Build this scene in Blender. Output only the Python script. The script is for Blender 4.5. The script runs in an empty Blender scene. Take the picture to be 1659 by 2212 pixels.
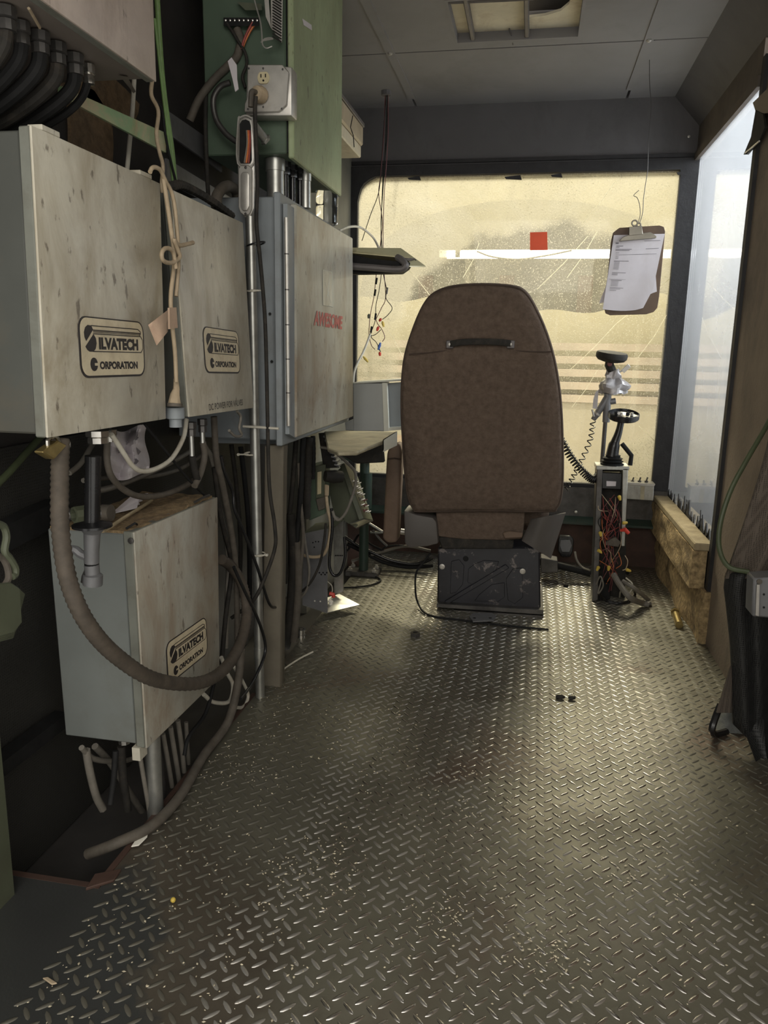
import bpy, bmesh, math, random
from mathutils import Vector, Matrix

# ------------------------------------------------------------------ camera
SC = bpy.context.scene
COL = SC.collection
IMG_W, IMG_H, FOC = 1659.0, 2212.0, 1660.0
YAW, PITCH, ROLL = [math.radians(a) for a in (10.4618, 11.9697, 1.0719)]
EYE = Vector((0, 0, 1.0))
_f = Vector((-math.sin(YAW) * math.cos(PITCH), math.cos(YAW) * math.cos(PITCH), -math.sin(PITCH)))
_r = Vector((math.cos(YAW), math.sin(YAW), 0))
_u = _r.cross(_f)
RIGHT = math.cos(ROLL) * _r + math.sin(ROLL) * _u
UP = RIGHT.cross(_f)
cam_data = bpy.data.cameras.new('camera')
cam = bpy.data.objects.new('camera', cam_data)
COL.objects.link(cam)
cam_data.sensor_fit = 'VERTICAL'
cam_data.sensor_height = 36.0
cam_data.sensor_width = 36.0
cam_data.lens = 36.0 * FOC / IMG_H
cam_data.clip_start = 0.02
cam.matrix_world = Matrix(((RIGHT.x, UP.x, -_f.x, EYE.x), (RIGHT.y, UP.y, -_f.y, EYE.y), (RIGHT.z, UP.z, -_f.z, EYE.z), (0, 0, 0, 1)))
SC.camera = cam

# ------------------------------------------------------------------ light
world = bpy.data.worlds.new('shop_air')
SC.world = world
world.use_nodes = True
world.node_tree.nodes['Background'].inputs[0].default_value = (1.0, 0.97, 0.90, 1)
world.node_tree.nodes['Background'].inputs[1].default_value = 0.80

def area(name, loc, target, sx, sy, power, col):
    d = bpy.data.lights.new(name, 'AREA')
    d.shape = 'RECTANGLE'; d.size = sx; d.size_y = sy; d.energy = power; d.color = col
    o = bpy.data.objects.new(name, d)
    COL.objects.link(o)
    o.location = loc
    o.rotation_euler = (Vector(target) - Vector(loc)).to_track_quat('-Z', 'Y').to_euler()
    return o

area('shop_lamp_front', (-0.1, 6.2, 3.5), (-0.1, 3.75, 1.0), 2.4, 0.8, 250, (1.0, 0.95, 0.83))
area('shop_lamp_right', (2.6, 2.9, 2.2), (-0.5, 2.2, 0.7), 1.8, 0.9, 215, (0.98, 0.98, 0.97))
area('shop_lamp_rear', (0.6, -2.4, 2.4), (-0.1, 2.4, 0.9), 2.8, 1.4, 34, (1.0, 0.95, 0.87))
SC.view_settings.view_transform = 'Standard'
SC.view_settings.look = 'None'
SC.view_settings.gamma = 1.0
SC.view_settings.use_curve_mapping = False
SC.view_settings.exposure = 0.68

# ------------------------------------------------------------------ helpers
rnd = random.Random(7)

def at(px, py, x=None, y=None, z=None):
    """point on the plane x=, y= or z= seen at photo pixel px, py"""
    d = RIGHT * ((px - IMG_W / 2) / FOC) - UP * ((py - IMG_H / 2) / FOC) + _f
    if x is not None: t = (x - EYE.x) / d.x
    elif y is not None: t = (y - EYE.y) / d.y
    else: t = (z - EYE.z) / d.z
    return EYE + d * t

def spline(pts, n=6, closed=False):
    pts = [Vector(p) for p in pts]
    m = len(pts); out = []
    for i in range(m if closed else m - 1):
        if closed:
            p0, p1, p2, p3 = pts[i - 1], pts[i], pts[(i + 1) % m], pts[(i + 2) % m]
        else:
            p1, p2 = pts[i], pts[i + 1]
            p0 = pts[i - 1] if i else p1 * 2 - p2
            p3 = pts[i + 2] if i + 2 < m else p2 * 2 - p1
        for k in range(n):
            t = k / n
            out.append(0.5 * (2 * p1 + (p2 - p0) * t + (2 * p0 - 5 * p1 + 4 * p2 - p3) * t * t + (3 * p1 - p0 - 3 * p2 + p3) * t ** 3))
    if not closed: out.append(pts[-1])
    return out

ORG = {}

class MB:
    def __init__(s): s.v = []; s.f = []
    def add(s, vs, fs):
        b = len(s.v); s.v += [Vector(p) for p in vs]; s.f += [tuple(b + i for i in f) for f in fs]; return s
    def hexa(s, a, b):
        """a, b: two quads (4 points each, same winding) joined"""
        return s.add(list(a) + list(b), [(0, 1, 2, 3), (7, 6, 5, 4)] + [(i, i + 4, (i + 1) % 4 + 4, (i + 1) % 4) for i in range(4)])
    def box(s, x0, x1, y0, y1, z0, z1):
        return s.hexa([(x0, y0, z0), (x1, y0, z0), (x1, y1, z0), (x0, y1, z0)], [(x0, y0, z1), (x1, y0, z1), (x1, y1, z1), (x0, y1, z1)])
    def obox(s, c, u, v, w):
        c, u, v, w = map(Vector, (c, u, v, w))
        return s.hexa([c - u - v - w, c + u - v - w, c + u + v - w, c - u + v - w], [c - u - v + w, c + u - v + w, c + u + v + w, c - u + v + w])
    def prism(s, pts, d):
        pts = [Vector(p) for p in pts]; d = Vector(d); n = len(pts)
        return s.add(pts + [p + d for p in pts], [tuple(range(n)), tuple(range(2 * n - 1, n - 1, -1))] + [(i, i + n, (i + 1) % n + n, (i + 1) % n) for i in range(n)])
    def tube(s, pts, r, n=8, closed=False, rf=None):
        pts = [Vector(p) for p in pts]
        q = [pts[0]]
        for p in pts[1:]:
            if (p - q[-1]).length > 1e-6: q.append(p)
        pts = q; m = len(pts)
        if m < 2: return s
        T = []
        for i in range(m):
            a = pts[i - 1] if (i or closed) else pts[0]
            b = pts[(i + 1) % m] if (i < m - 1 or closed) else pts[-1]
            t = b - a
            T.append(t.normalized() if t.length > 1e-9 else Vector((0, 0, 1)))
        up = Vector((0, 0, 1)) if abs(T[0].z) < 0.9 else Vector((1, 0, 0))
        N = (up - T[0] * up.dot(T[0])).normalized()
        base = len(s.v); vs = []; fs = []
        for i in range(m):
            N = (N - T[i] * N.dot(T[i])).normalized()
            B = T[i].cross(N)
            ri = r * (rf(i, m) if rf else 1)
            for k in range(n):
                a = 2 * math.pi * k / n
                vs.append(pts[i] + (N * math.cos(a) + B * math.sin(a)) * ri)
        for i in range(m if closed else m - 1):
            j = (i + 1) % m
            for k in range(n):
                fs.append((i * n + k, i * n + (k + 1) % n, j * n + (k + 1) % n, j * n + k))
        if not closed:
            fs.append(tuple(range(n - 1, -1, -1))); fs.append(tuple((m - 1) * n + k for k in range(n)))
        return s.add(vs, fs)
    def cyl(s, p0, p1, r0, r1=None, n=14):
        r1 = r0 if r1 is None else r1
        return s.tube([p0, p1], 1.0, n, rf=lambda i, m: (r0, r1)[i])
    def lathe(s, o, axis, prof, n=16):
        o = Vector(o); a = Vector(axis).normalized()
        u = a.orthogonal().normalized(); w = a.cross(u)
        vs = []; fs = []; m = len(prof)
        for r, h in prof:
            for k in range(n):
                t = 2 * math.pi * k / n
                vs.append(o + a * h + (u * math.cos(t) + w * math.sin(t)) * max(r, 1e-5))
        for i in range(m - 1):
            for k in range(n):
                fs.append((i * n + k, i * n + (k + 1) % n, (i + 1) * n + (k + 1) % n, (i + 1) * n + k))
        fs.append(tuple(range(n - 1, -1, -1))); fs.append(tuple((m - 1) * n + k for k in range(n)))
        return s.add(vs, fs)
    def ball(s, c, r, n=10, rz=None):
        k = [(r * math.sin(math.pi * i / n), -(rz or r) * math.cos(math.pi * i / n)) for i in range(n + 1)]
        return s.lathe(c, (0, 0, 1), k, n + 2)
    def grid(s, fn, nu, nv, thick=None):
        vs = [Vector(fn(i / nu, j / nv)) for i in range(nu + 1) for j in range(nv + 1)]
        fs = [(i * (nv + 1) + j, (i + 1) * (nv + 1) + j, (i + 1) * (nv + 1) + j + 1, i * (nv + 1) + j + 1) for i in range(nu) for j in range(nv)]
        if thick:
            t = Vector(thick); k = len(vs)
            edge = [i * (nv + 1) for i in range(nu + 1)] + [nu * (nv + 1) + j for j in range(1, nv + 1)] + [i * (nv + 1) + nv for i in range(nu - 1, -1, -1)] + [j for j in range(nv - 1, 0, -1)]
            fs = fs + [tuple(k + i for i in reversed(f)) for f in fs]
            fs += [(edge[i], edge[i] + k, edge[(i + 1) % len(edge)] + k, edge[(i + 1) % len(edge)]) for i in range(len(edge))]
            vs = vs + [v + t for v in vs]
        return s.add(vs, fs)
    def build(s, name, mat, parent=None, label=None, cat=None, group=None, kind=None, bevel=0, seg=1, ang=35, recalc=True):
        xs = [v.x for v in s.v]; ys = [v.y for v in s.v]; zs = [v.z for v in s.v]
        org = ORG[parent.name] if parent else Vector(((min(xs) + max(xs)) / 2, (min(ys) + max(ys)) / 2, min(zs)))
        me = bpy.data.meshes.new(name)
        me.from_pydata([v - org for v in s.v], [], s.f)
        if recalc or bevel:
            bm = bmesh.new(); bm.from_mesh(me)
            bmesh.ops.recalc_face_normals(bm, faces=bm.faces)
            if bevel:
                es = [e for e in bm.edges if len(e.link_faces) == 2 and e.calc_face_angle(0) > 0.5]
                bmesh.ops.bevel(bm, geom=es, offset=bevel, segments=seg, affect='EDGES', profile=0.5, clamp_overlap=True)
            bm.to_mesh(me); bm.free()
        me.polygons.foreach_set('use_smooth', [True] * len(me.polygons))
        me.set_sharp_from_angle(angle=math.radians(ang))
        me.materials.append(mat)
        o = bpy.data.objects.new(name, me)
        COL.objects.link(o)
        if parent: o.parent = parent
        else: o.location = org
        ORG[o.name] = org
        return tag(o, label, cat, group, kind)

def tag(o, label=None, cat=None, group=None, kind=None):
    if label: o['label'] = label
    if cat: o['category'] = cat
    if group: o['group'] = group
    if kind: o['kind'] = kind
    return o

def thing(name, label, cat, loc, group=None, kind=None):
    o = bpy.data.objects.new(name, None)
    o.empty_display_size = 0.05
    COL.objects.link(o)
    o.location = loc
    ORG[o.name] = Vector(loc)
    return tag(o, label, cat, group, kind)

def twin(o, parent, off):
    """copy of a mesh part sharing its mesh, moved by off"""
    c = o.copy(); COL.objects.link(c)
    c.parent = parent
    c.location = o.location + Vector(off)
    ORG[c.name] = ORG[parent.name]
    return c

def flat_text(txt, O, U, Vv, N, bold=0.0, depth=0.0004):
    """text mesh stretched to fill the parallelogram O, U, Vv"""
    cu = bpy.data.curves.new('lettering', 'FONT')
    cu.body = txt; cu.offset = bold; cu.resolution_u = 4
    ob = bpy.data.objects.new('lettering', cu)
    me = bpy.data.meshes.new_from_object(ob)
    xs = [v.co.x for v in me.vertices]; ys = [v.co.y for v in me.vertices]
    x0, x1, y0, y1 = min(xs), max(xs), min(ys), max(ys)
    m = MB(); N = Vector(N).normalized()
    vs = [O + U * ((v.co.x - x0) / (x1 - x0)) + Vv * ((v.co.y - y0) / (y1 - y0)) + N * depth for v in me.vertices]
    m.add(vs, [tuple(p.vertices) for p in me.polygons])
    bpy.data.objects.remove(ob); bpy.data.meshes.remove(me); bpy.data.curves.remove(cu)
    return m

# ------------------------------------------------------------------ materials
def nt(name):
    m = bpy.data.materials.new(name); m.use_nodes = True
    t = m.node_tree
    return m, t, t.nodes, t.links, t.nodes['Principled BSDF']

def ramp(nodes, links, src, stops):
    r = nodes.new('ShaderNodeValToRGB')
    e = r.color_ramp.elements
    while len(e) < len(stops): e.new(0.5)
    for i, (p, c) in enumerate(stops):
        e[i].position = p; e[i].color = (c[0], c[1], c[2], 1)
    links.new(src, r.inputs[0])
    return r.outputs[0]

def noise(nodes, links, scale, detail=4, rough=0.6, stretch=None, dist=0.0):
    tc = nodes.new('ShaderNodeTexCoord')
    src = tc.outputs['Object']
    if stretch:
        mp = nodes.new('ShaderNodeMapping'); mp.inputs['Scale'].default_value = stretch
        links.new(src, mp.inputs[0]); src = mp.outputs[0]
    n = nodes.new('ShaderNodeTexNoise')
    n.inputs['Scale'].default_value = scale; n.inputs['Detail'].default_value = detail
    n.inputs['Roughness'].default_value = rough; n.inputs['Distortion'].default_value = dist
    links.new(src, n.inputs['Vector'])
    return n.outputs['Fac']

def mixc(nodes, links, fac, a, b, mode='MIX'):
    m = nodes.new('ShaderNodeMix'); m.data_type = 'RGBA'; m.blend_type = mode
    if isinstance(fac, (int, float)): m.inputs[0].default_value = fac
    else: links.new(fac, m.inputs[0])
    for s, k in ((a, 6), (b, 7)):
        if isinstance(s, tuple): m.inputs[k].default_value = (s[0], s[1], s[2], 1)
        else: links.new(s, m.inputs[k])
    return m.outputs[2]

G0, G1 = (0, 0, 0), (1, 1, 1)

def mat(name, col, rough=0.6, metal=0.0, var=0.15, vs=12, dirt=None, da=0.5, ds=6, dlo=0.5, dhi=0.72, stretch=None, bump=0.0, bs=80, spec=0.5):
    m, t, nd, lk, b = nt(name)
    c = ramp(nd, lk, noise(nd, lk, vs), [(0.3, tuple(x * (1 - var) for x in col)), (0.7, tuple(min(1, x * (1 + var)) for x in col))])
    if dirt:
        k = ramp(nd, lk, noise(nd, lk, ds, 8, 0.7, stretch, 0.4), [(dlo, G0), (dhi, (da, da, da))])
        c = mixc(nd, lk, k, c, dirt)
    lk.new(c, b.inputs['Base Color'])
    b.inputs['Roughness'].default_value = rough
    b.inputs['Metallic'].default_value = metal
    b.inputs['Specular IOR Level'].default_value = spec
    if bump:
        bp = nd.new('ShaderNodeBump'); bp.inputs['Strength'].default_value = bump; bp.inputs['Distance'].default_value = 0.006
        lk.new(noise(nd, lk, bs, 5, 0.65), bp.inputs['Height']); lk.new(bp.outputs[0], b.inputs['Normal'])
    return m

def box_paint(name, col, dirt, da=0.75):
    """old enamel: broad grime, vertical streaks, small dark scratches"""
    m, t, nd, lk, b = nt(name)
    c = ramp(nd, lk, noise(nd, lk, 6, 5, 0.6), [(0.3, tuple(x * 0.80 for x in col)), (0.7, tuple(min(1, x * 1.12) for x in col))])
    k = ramp(nd, lk, noise(nd, lk, 7.0, 7, 0.68, (1, 1, 0.5), 0.8), [(0.42, G0), (0.66, (da, da, da))])
    c = mixc(nd, lk, k, c, dirt)
    k = ramp(nd, lk, noise(nd, lk, 34, 5, 0.65, (1, 1, 0.25)), [(0.56, G0), (0.74, (0.36, 0.36, 0.36))])
    c = mixc(nd, lk, k, c, tuple(x * 0.6 for x in dirt))
    k = ramp(nd, lk, noise(nd, lk, 60, 4, 0.55, (1, 1, 0.45)), [(0.635, G0), (0.70, (0.7, 0.7, 0.7))])
    c = mixc(nd, lk, k, c, (0.09, 0.07, 0.05))
    lk.new(c, b.inputs['Base Color'])
    b.inputs['Roughness'].default_value = 0.40
    bp = nd.new('ShaderNodeBump'); bp.inputs['Strength'].default_value = 0.15; bp.inputs['Distance'].default_value = 0.002
    lk.new(noise(nd, lk, 140, 3), bp.inputs['Height']); lk.new(bp.outputs[0], b.inputs['Normal'])
    return m

def perforated(name, col, hole, pitch, rough=0.6):
    m, t, nd, lk, b = nt(name)
    tc = nd.new('ShaderNodeTexCoord')
    mp = nd.new('ShaderNodeMapping'); mp.inputs['Rotation'].default_value = (0, 0, 0)
    lk.new(tc.outputs['Object'], mp.inputs[0])
    v = nd.new('ShaderNodeTexVoronoi'); v.inputs['Scale'].default_value = 1 / pitch; v.inputs['Randomness'].default_value = 0.0
    lk.new(mp.outputs[0], v.inputs['Vector'])
    f = ramp(nd, lk, v.outputs['Distance'], [(0.30, G1), (0.42, G0)])
    c = mixc(nd, lk, f, mixc(nd, lk, noise(nd, lk, 9), tuple(x * 0.6 for x in col), col), hole)
    lk.new(c, b.inputs['Base Color'])
    b.inputs['Roughness'].default_value = rough
    bp = nd.new('ShaderNodeBump'); bp.inputs['Strength'].default_value = 0.6; bp.inputs['Distance'].default_value = 0.003; bp.invert = True
    lk.new(f, bp.inputs['Height']); lk.new(bp.outputs[0], b.inputs['Normal'])
    return m

def pane_material(name, clear_tint, film, film2, lo, hi, gloss, scale, arch=None, scratch=0.0):
    """dirty plastic sheet: part clear, part dusty film that scatters the light behind it"""
    m, t, nd, lk, b = nt(name)
    out = nd['Material Output']
    tr = nd.new('ShaderNodeBsdfTransparent'); tr.inputs[0].default_value = (*clear_tint, 1)
    tl = nd.new('ShaderNodeBsdfTranslucent'); df = nd.new('ShaderNodeBsdfDiffuse')
    colr = ramp(nd, lk, noise(nd, lk, scale * 0.5, 6, 0.6, None, 0.8), [(0.35, film), (0.68, film2)])
    lk.new(colr, tl.inputs[0]); lk.new(colr, df.inputs[0])
    dm = nd.new('ShaderNodeMixShader'); dm.inputs[0].default_value = 0.25
    lk.new(tl.outputs[0], dm.inputs[1]); lk.new(df.outputs[0], dm.inputs[2])
    fac = ramp(nd, lk, noise(nd, lk, scale, 8, 0.65, None, 1.2), [(0.32, (lo,) * 3), (0.7, (hi,) * 3)])
    if arch:
        # wiper-swept zone: an ellipse of the pane where the film has been rubbed thinner
        (cx, cz, rx, rz, cut) = arch
        tc = nd.new('ShaderNodeTexCoord')
        mp = nd.new('ShaderNodeMapping'); mp.inputs['Location'].default_value = (-cx / rx, 0, -cz / rz); mp.inputs['Scale'].default_value = (1 / rx, 0, 1 / rz)
        lk.new(tc.outputs['Object'], mp.inputs[0])
        ln = nd.new('ShaderNodeVectorMath'); ln.operation = 'LENGTH'; lk.new(mp.outputs[0], ln.inputs[0])
        wob = nd.new('ShaderNodeMath'); wob.operation = 'MULTIPLY_ADD'; wob.inputs[1].default_value = 0.30
        lk.new(noise(nd, lk, 3, 5), wob.inputs[0]); lk.new(ln.outputs['Value'], wob.inputs[2])
        msk = ramp(nd, lk, wob.outputs[0], [(0.92, (cut,) * 3), (1.22, G1)])
        fac = mixc(nd, lk, 1.0, fac, msk, 'MULTIPLY')
        spk = ramp(nd, lk, noise(nd, lk, 170, 3, 0.6), [(0.58, G0), (0.66, (0.6, 0.6, 0.6))])
        fac = mixc(nd, lk, 1.0, fac, spk, 'ADD')
    if scratch:
        sc = ramp(nd, lk, noise(nd, lk, 14, 2, 0.5, (1.0, 1, 0.06)), [(0.66, G0), (0.70, (scratch,) * 3)])
        fac = mixc(nd, lk, 1.0, fac, sc, 'ADD')
    bw = nd.new('ShaderNodeRGBToBW'); lk.new(fac, bw.inputs[0])
    body = nd.new('ShaderNodeMixShader'); lk.new(bw.outputs[0], body.inputs[0])
    lk.new(tr.outputs[0], body.inputs[1]); lk.new(dm.outputs[0], body.inputs[2])
    gl = nd.new('ShaderNodeBsdfGlossy'); gl.inputs['Roughness'].default_value = 0.04; gl.inputs[0].default_value = (1, 1, 1, 1)
    fr = nd.new('ShaderNodeFresnel'); fr.inputs[0].default_value = gloss
    fin = nd.new('ShaderNodeMixShader'); lk.new(fr.outputs[0], fin.inputs[0])
    lk.new(body.outputs[0], fin.inputs[1]); lk.new(gl.outputs[0], fin.inputs[2])
    lk.new(fin.outputs[0], out.inputs[0])
    return m

def glow(name, col, strength):
    m, t, nd, lk, b = nt(name)
    b.inputs['Base Color'].default_value = (*col, 1)
    b.inputs['Emission Color'].default_value = (*col, 1)
    b.inputs['Emission Strength'].default_value = strength
    return m

def floor_material():
    m, t, nd, lk, b = nt('worn_plate_steel')
    c = ramp(nd, lk, noise(nd, lk, 3.0, 6, 0.65), [(0.3, (0.16, 0.15, 0.115)), (0.55, (0.21, 0.20, 0.155)), (0.75, (0.27, 0.25, 0.205))])
    k = ramp(nd, lk, noise(nd, lk, 2.1, 5, 0.6, None, 0.6), [(0.54, G0), (0.68, (0.7, 0.7, 0.7))])
    c = mixc(nd, lk, k, c, (0.15, 0.098, 0.076))
    k = ramp(nd, lk, noise(nd, lk, 60, 4, 0.7), [(0.60, G0), (0.72, (0.5, 0.5, 0.5))])
    c = mixc(nd, lk, k, c, (0.20, 0.18, 0.145))
    # old oil and paint stain near the rear left corner, at a fixed place on the floor
    geo = nd.new('ShaderNodeNewGeometry')
    d = nd.new('ShaderNodeVectorMath'); d.operation = 'DISTANCE'; d.inputs[1].default_value = (-0.80, 0.93, 0)
    lk.new(geo.outputs['Position'], d.inputs[0])
    w = nd.new('ShaderNodeMath'); w.operation = 'MULTIPLY_ADD'; w.inputs[1].default_value = 0.35
    lk.new(noise(nd, lk, 11, 6), w.inputs[0]); lk.new(d.outputs['Value'], w.inputs[2])
    k = ramp(nd, lk, w.outputs[0], [(0.56, (0.5, 0.5, 0.5)), (0.70, G0)])
    c = mixc(nd, lk, k, c, (0.085, 0.055, 0.043))
    k = ramp(nd, lk, w.outputs[0], [(0.42, (0.9, 0.9, 0.9)), (0.47, G0)])
    c = mixc(nd, lk, k, c, (0.075, 0.080, 0.080))
    lk.new(c, b.inputs['Base Color'])
    b.inputs['Metallic'].default_value = 0.55
    rr = ramp(nd, lk, noise(nd, lk, 7, 5), [(0.3, (0.30,) * 3), (0.7, (0.48,) * 3)])
    lk.new(rr, b.inputs['Roughness'])
    bp = nd.new('ShaderNodeBump'); bp.inputs['Strength'].default_value = 0.25; bp.inputs['Distance'].default_value = 0.002
    lk.new(noise(nd, lk, 150, 4), bp.inputs['Height']); lk.new(bp.outputs[0], b.inputs['Normal'])
    return m

def lug_material():
    """tread lugs: bright smooth metal along the middle of the floor, darker and rougher beside it"""
    m, t, nd, lk, b = nt('tread_lug_steel')
    geo = nd.new('ShaderNodeNewGeometry')
    sx = nd.new('ShaderNodeSeparateXYZ'); lk.new(geo.outputs['Position'], sx.inputs[0])
    ab = nd.new('ShaderNodeMath'); ab.operation = 'ABSOLUTE'; lk.new(sx.outputs[0], ab.inputs[0])
    wob = nd.new('ShaderNodeMath'); wob.operation = 'MULTIPLY_ADD'; wob.inputs[1].default_value = 0.30
    lk.new(noise(nd, lk, 4, 5), wob.inputs[0]); lk.new(ab.outputs[0], wob.inputs[2])
    k = ramp(nd, lk, wob.outputs[0], [(0.47, G1), (0.62, G0)])
    g = ramp(nd, lk, noise(nd, lk, 8, 6), [(0.50, G1), (0.68, (0.35, 0.35, 0.35))])
    k = mixc(nd, lk, 1.0, k, g, 'MULTIPLY')
    lk.new(mixc(nd, lk, k, (0.13, 0.122, 0.098), (0.74, 0.71, 0.66)), b.inputs['Base Color'])
    bw = nd.new('ShaderNodeRGBToBW'); lk.new(k, bw.inputs[0])
    for nm, lo, hi in (('Metallic', 0.3, 1.0), ('Roughness', 0.46, 0.27)):
        mr = nd.new('ShaderNodeMapRange'); mr.inputs['To Min'].default_value = lo; mr.inputs['To Max'].default_value = hi
        lk.new(bw.outputs[0], mr.inputs['Value']); lk.new(mr.outputs[0], b.inputs[nm])
    return m

M = {}
M['floor'] = floor_material()
M['lug'] = lug_material()
M['cab_grey'] = mat('soot_grey_paint', (0.105, 0.100, 0.102), 0.75, 0, 0.12, 3, (0.05, 0.045, 0.043), 0.6, 2.5, bump=0.08, bs=200)
M['cab_ceiling'] = mat('ceiling_grey_paint', (0.21, 0.20, 0.20), 0.7, 0, 0.08, 2.5, (0.13, 0.125, 0.125), 0.6, 1.6, bump=0.05, bs=200)
M['gasket'] = mat('black_window_gasket', (0.022, 0.021, 0.022), 0.7, 0, 0.3, 20, bump=0.3, bs=60)
M['brown_wall'] = mat('grimy_brown_wall', (0.24, 0.19, 0.145), 0.85, 0, 0.2, 4, (0.09, 0.073, 0.06), 0.8, 3, stretch=(1, 1, 0.4), bump=0.5, bs=70)
M['brown_dark'] = mat('sooty_brown_strip', (0.10, 0.082, 0.066), 0.85, 0, 0.3, 5, (0.16, 0.12, 0.085), 0.6, 4, bump=0.3, bs=90)
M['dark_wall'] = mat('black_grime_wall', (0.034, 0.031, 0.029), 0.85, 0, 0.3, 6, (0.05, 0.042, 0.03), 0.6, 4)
M['left_wall'] = mat('dull_olive_wall', (0.12, 0.115, 0.09), 0.7, 0, 0.15, 5, (0.05, 0.047, 0.04), 0.6, 3)
M['mesh_black'] = perforated('black_acoustic_mesh', (0.035, 0.034, 0.030), (0.004, 0.004, 0.004), 0.006)
M['curtain_mesh'] = perforated('black_perforated_curtain', (0.022, 0.022, 0.021), (0.003, 0.003, 0.003), 0.0055)
M['curtain_cloth'] = perforated('dusty_brown_curtain_face', (0.125, 0.100, 0.078), (0.055, 0.043, 0.033), 0.0045, 0.9)
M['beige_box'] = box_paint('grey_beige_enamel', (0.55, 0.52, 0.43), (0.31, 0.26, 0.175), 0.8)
M['beige_side_shaded'] = mat('shaded_enamel_side', (0.065, 0.068, 0.060), 0.5, 0, 0.12, 5, (0.10, 0.085, 0.06), 0.6, 4)  # same enamel darkened: shade on the near-facing sides is put into the colour
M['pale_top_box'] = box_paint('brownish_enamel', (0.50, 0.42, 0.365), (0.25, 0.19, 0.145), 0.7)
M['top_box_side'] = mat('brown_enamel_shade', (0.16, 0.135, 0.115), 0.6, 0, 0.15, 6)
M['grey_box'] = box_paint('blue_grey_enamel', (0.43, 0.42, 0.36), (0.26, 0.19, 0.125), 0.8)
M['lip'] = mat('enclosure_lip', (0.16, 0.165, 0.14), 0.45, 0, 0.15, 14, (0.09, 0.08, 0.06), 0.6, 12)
M['grey_side_shaded'] = mat('shaded_lower_box_side', (0.165, 0.178, 0.168), 0.5, 0, 0.1, 5, (0.11, 0.105, 0.085), 0.5, 4)  # side colour lowered to offset the rear light, so its shade is painted in
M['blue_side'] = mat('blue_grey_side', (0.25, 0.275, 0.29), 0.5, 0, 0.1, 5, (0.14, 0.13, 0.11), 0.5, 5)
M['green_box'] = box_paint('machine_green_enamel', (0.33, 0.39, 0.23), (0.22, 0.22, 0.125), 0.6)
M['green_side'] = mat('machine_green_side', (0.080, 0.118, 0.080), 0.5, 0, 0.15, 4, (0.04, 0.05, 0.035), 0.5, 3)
M['green_bar'] = mat('bright_green_bar', (0.28, 0.44, 0.22), 0.5, 0, 0.1, 6, (0.52, 0.42, 0.26), 0.9, 7, 0.45, 0.6)
M['green_dark'] = mat('dark_green_paint', (0.022, 0.042, 0.031), 0.5, 0, 0.2, 8, (0.05, 0.045, 0.03), 0.6, 8)
M['olive'] = mat('olive_green_paint', (0.085, 0.095, 0.060), 0.55, 0, 0.2, 8, (0.06, 0.05, 0.035), 0.6, 7)
M['galv'] = mat('galvanised_steel', (0.42, 0.42, 0.39), 0.38, 0.8, 0.2, 25, (0.16, 0.14, 0.11), 0.7, 9, stretch=(1, 1, 0.3))
M['zinc'] = mat('cast_zinc', (0.50, 0.48, 0.44), 0.42, 0.6, 0.15, 20, (0.25, 0.21, 0.16), 0.5, 12)
M['steel_dark'] = mat('dark_steel', (0.10, 0.095, 0.09), 0.45, 0.7, 0.3, 20, (0.05, 0.04, 0.03), 0.6, 12)
M['chrome'] = mat('bright_nut_plating', (0.62, 0.60, 0.56), 0.22, 0.95, 0.1, 20)
M['brass'] = mat('old_brass', (0.42, 0.32, 0.13), 0.35, 0.85, 0.2, 30, (0.15, 0.11, 0.05), 0.5, 20)
M['black'] = mat('black_rubber', (0.014, 0.014, 0.014), 0.7, 0, 0.3, 30, spec=0.2)
M['black_gloss'] = mat('black_gloss_plastic', (0.014, 0.014, 0.015), 0.25, 0, 0.3, 30)
M['black_dusty'] = mat('dusty_black_rubber', (0.026, 0.024, 0.021), 0.75, 0, 0.3, 30, (0.08, 0.065, 0.05), 0.6, 25, spec=0.25)
M['grey_cable'] = mat('grey_jacket', (0.17, 0.155, 0.13), 0.6, 0, 0.2, 30, (0.07, 0.06, 0.05), 0.6, 14)
M['brown_cable'] = mat('dust_brown_jacket', (0.098, 0.084, 0.067), 0.75, 0, 0.25, 40, (0.07, 0.055, 0.04), 0.7, 16)
M['white_cable'] = mat('aged_white_jacket', (0.55, 0.52, 0.44), 0.5, 0, 0.1, 30, (0.30, 0.25, 0.17), 0.6, 14)
M['tan_cable'] = mat('tan_jacket', (0.42, 0.33, 0.22), 0.6, 0, 0.15, 30, (0.2, 0.15, 0.1), 0.6, 14)
M['green_cable'] = mat('green_jacket', (0.16, 0.27, 0.09), 0.5, 0, 0.15, 30, (0.12, 0.13, 0.06), 0.6, 14)
M['hose_green'] = mat('dull_green_hose', (0.06, 0.075, 0.036), 0.55, 0, 0.15, 30, (0.05, 0.05, 0.03), 0.5, 14)
M['conduit_hose'] = mat('corrugated_hose_skin', (0.075, 0.060, 0.045), 0.75, 0, 0.3, 35, (0.045, 0.036, 0.028), 0.8, 12)
M['red_wire'] = mat('red_wire', (0.30, 0.055, 0.045), 0.5, 0, 0.2, 40, (0.15, 0.06, 0.04), 0.5, 20)
M['maroon_wire'] = mat('maroon_wire', (0.15, 0.045, 0.047), 0.55, 0, 0.2, 40)
M['orange_wire'] = mat('orange_wire', (0.55, 0.16, 0.05), 0.5, 0, 0.2, 40)
M['yellow'] = mat('yellow_plastic', (0.62, 0.45, 0.08), 0.5, 0, 0.15, 40, (0.3, 0.2, 0.06), 0.4, 30)
M['blue_plastic'] = mat('blue_plastic', (0.05, 0.12, 0.40), 0.5, 0, 0.15, 40)
M['red_plastic'] = mat('red_plastic', (0.60, 0.05, 0.03), 0.45, 0, 0.15, 40)
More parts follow.
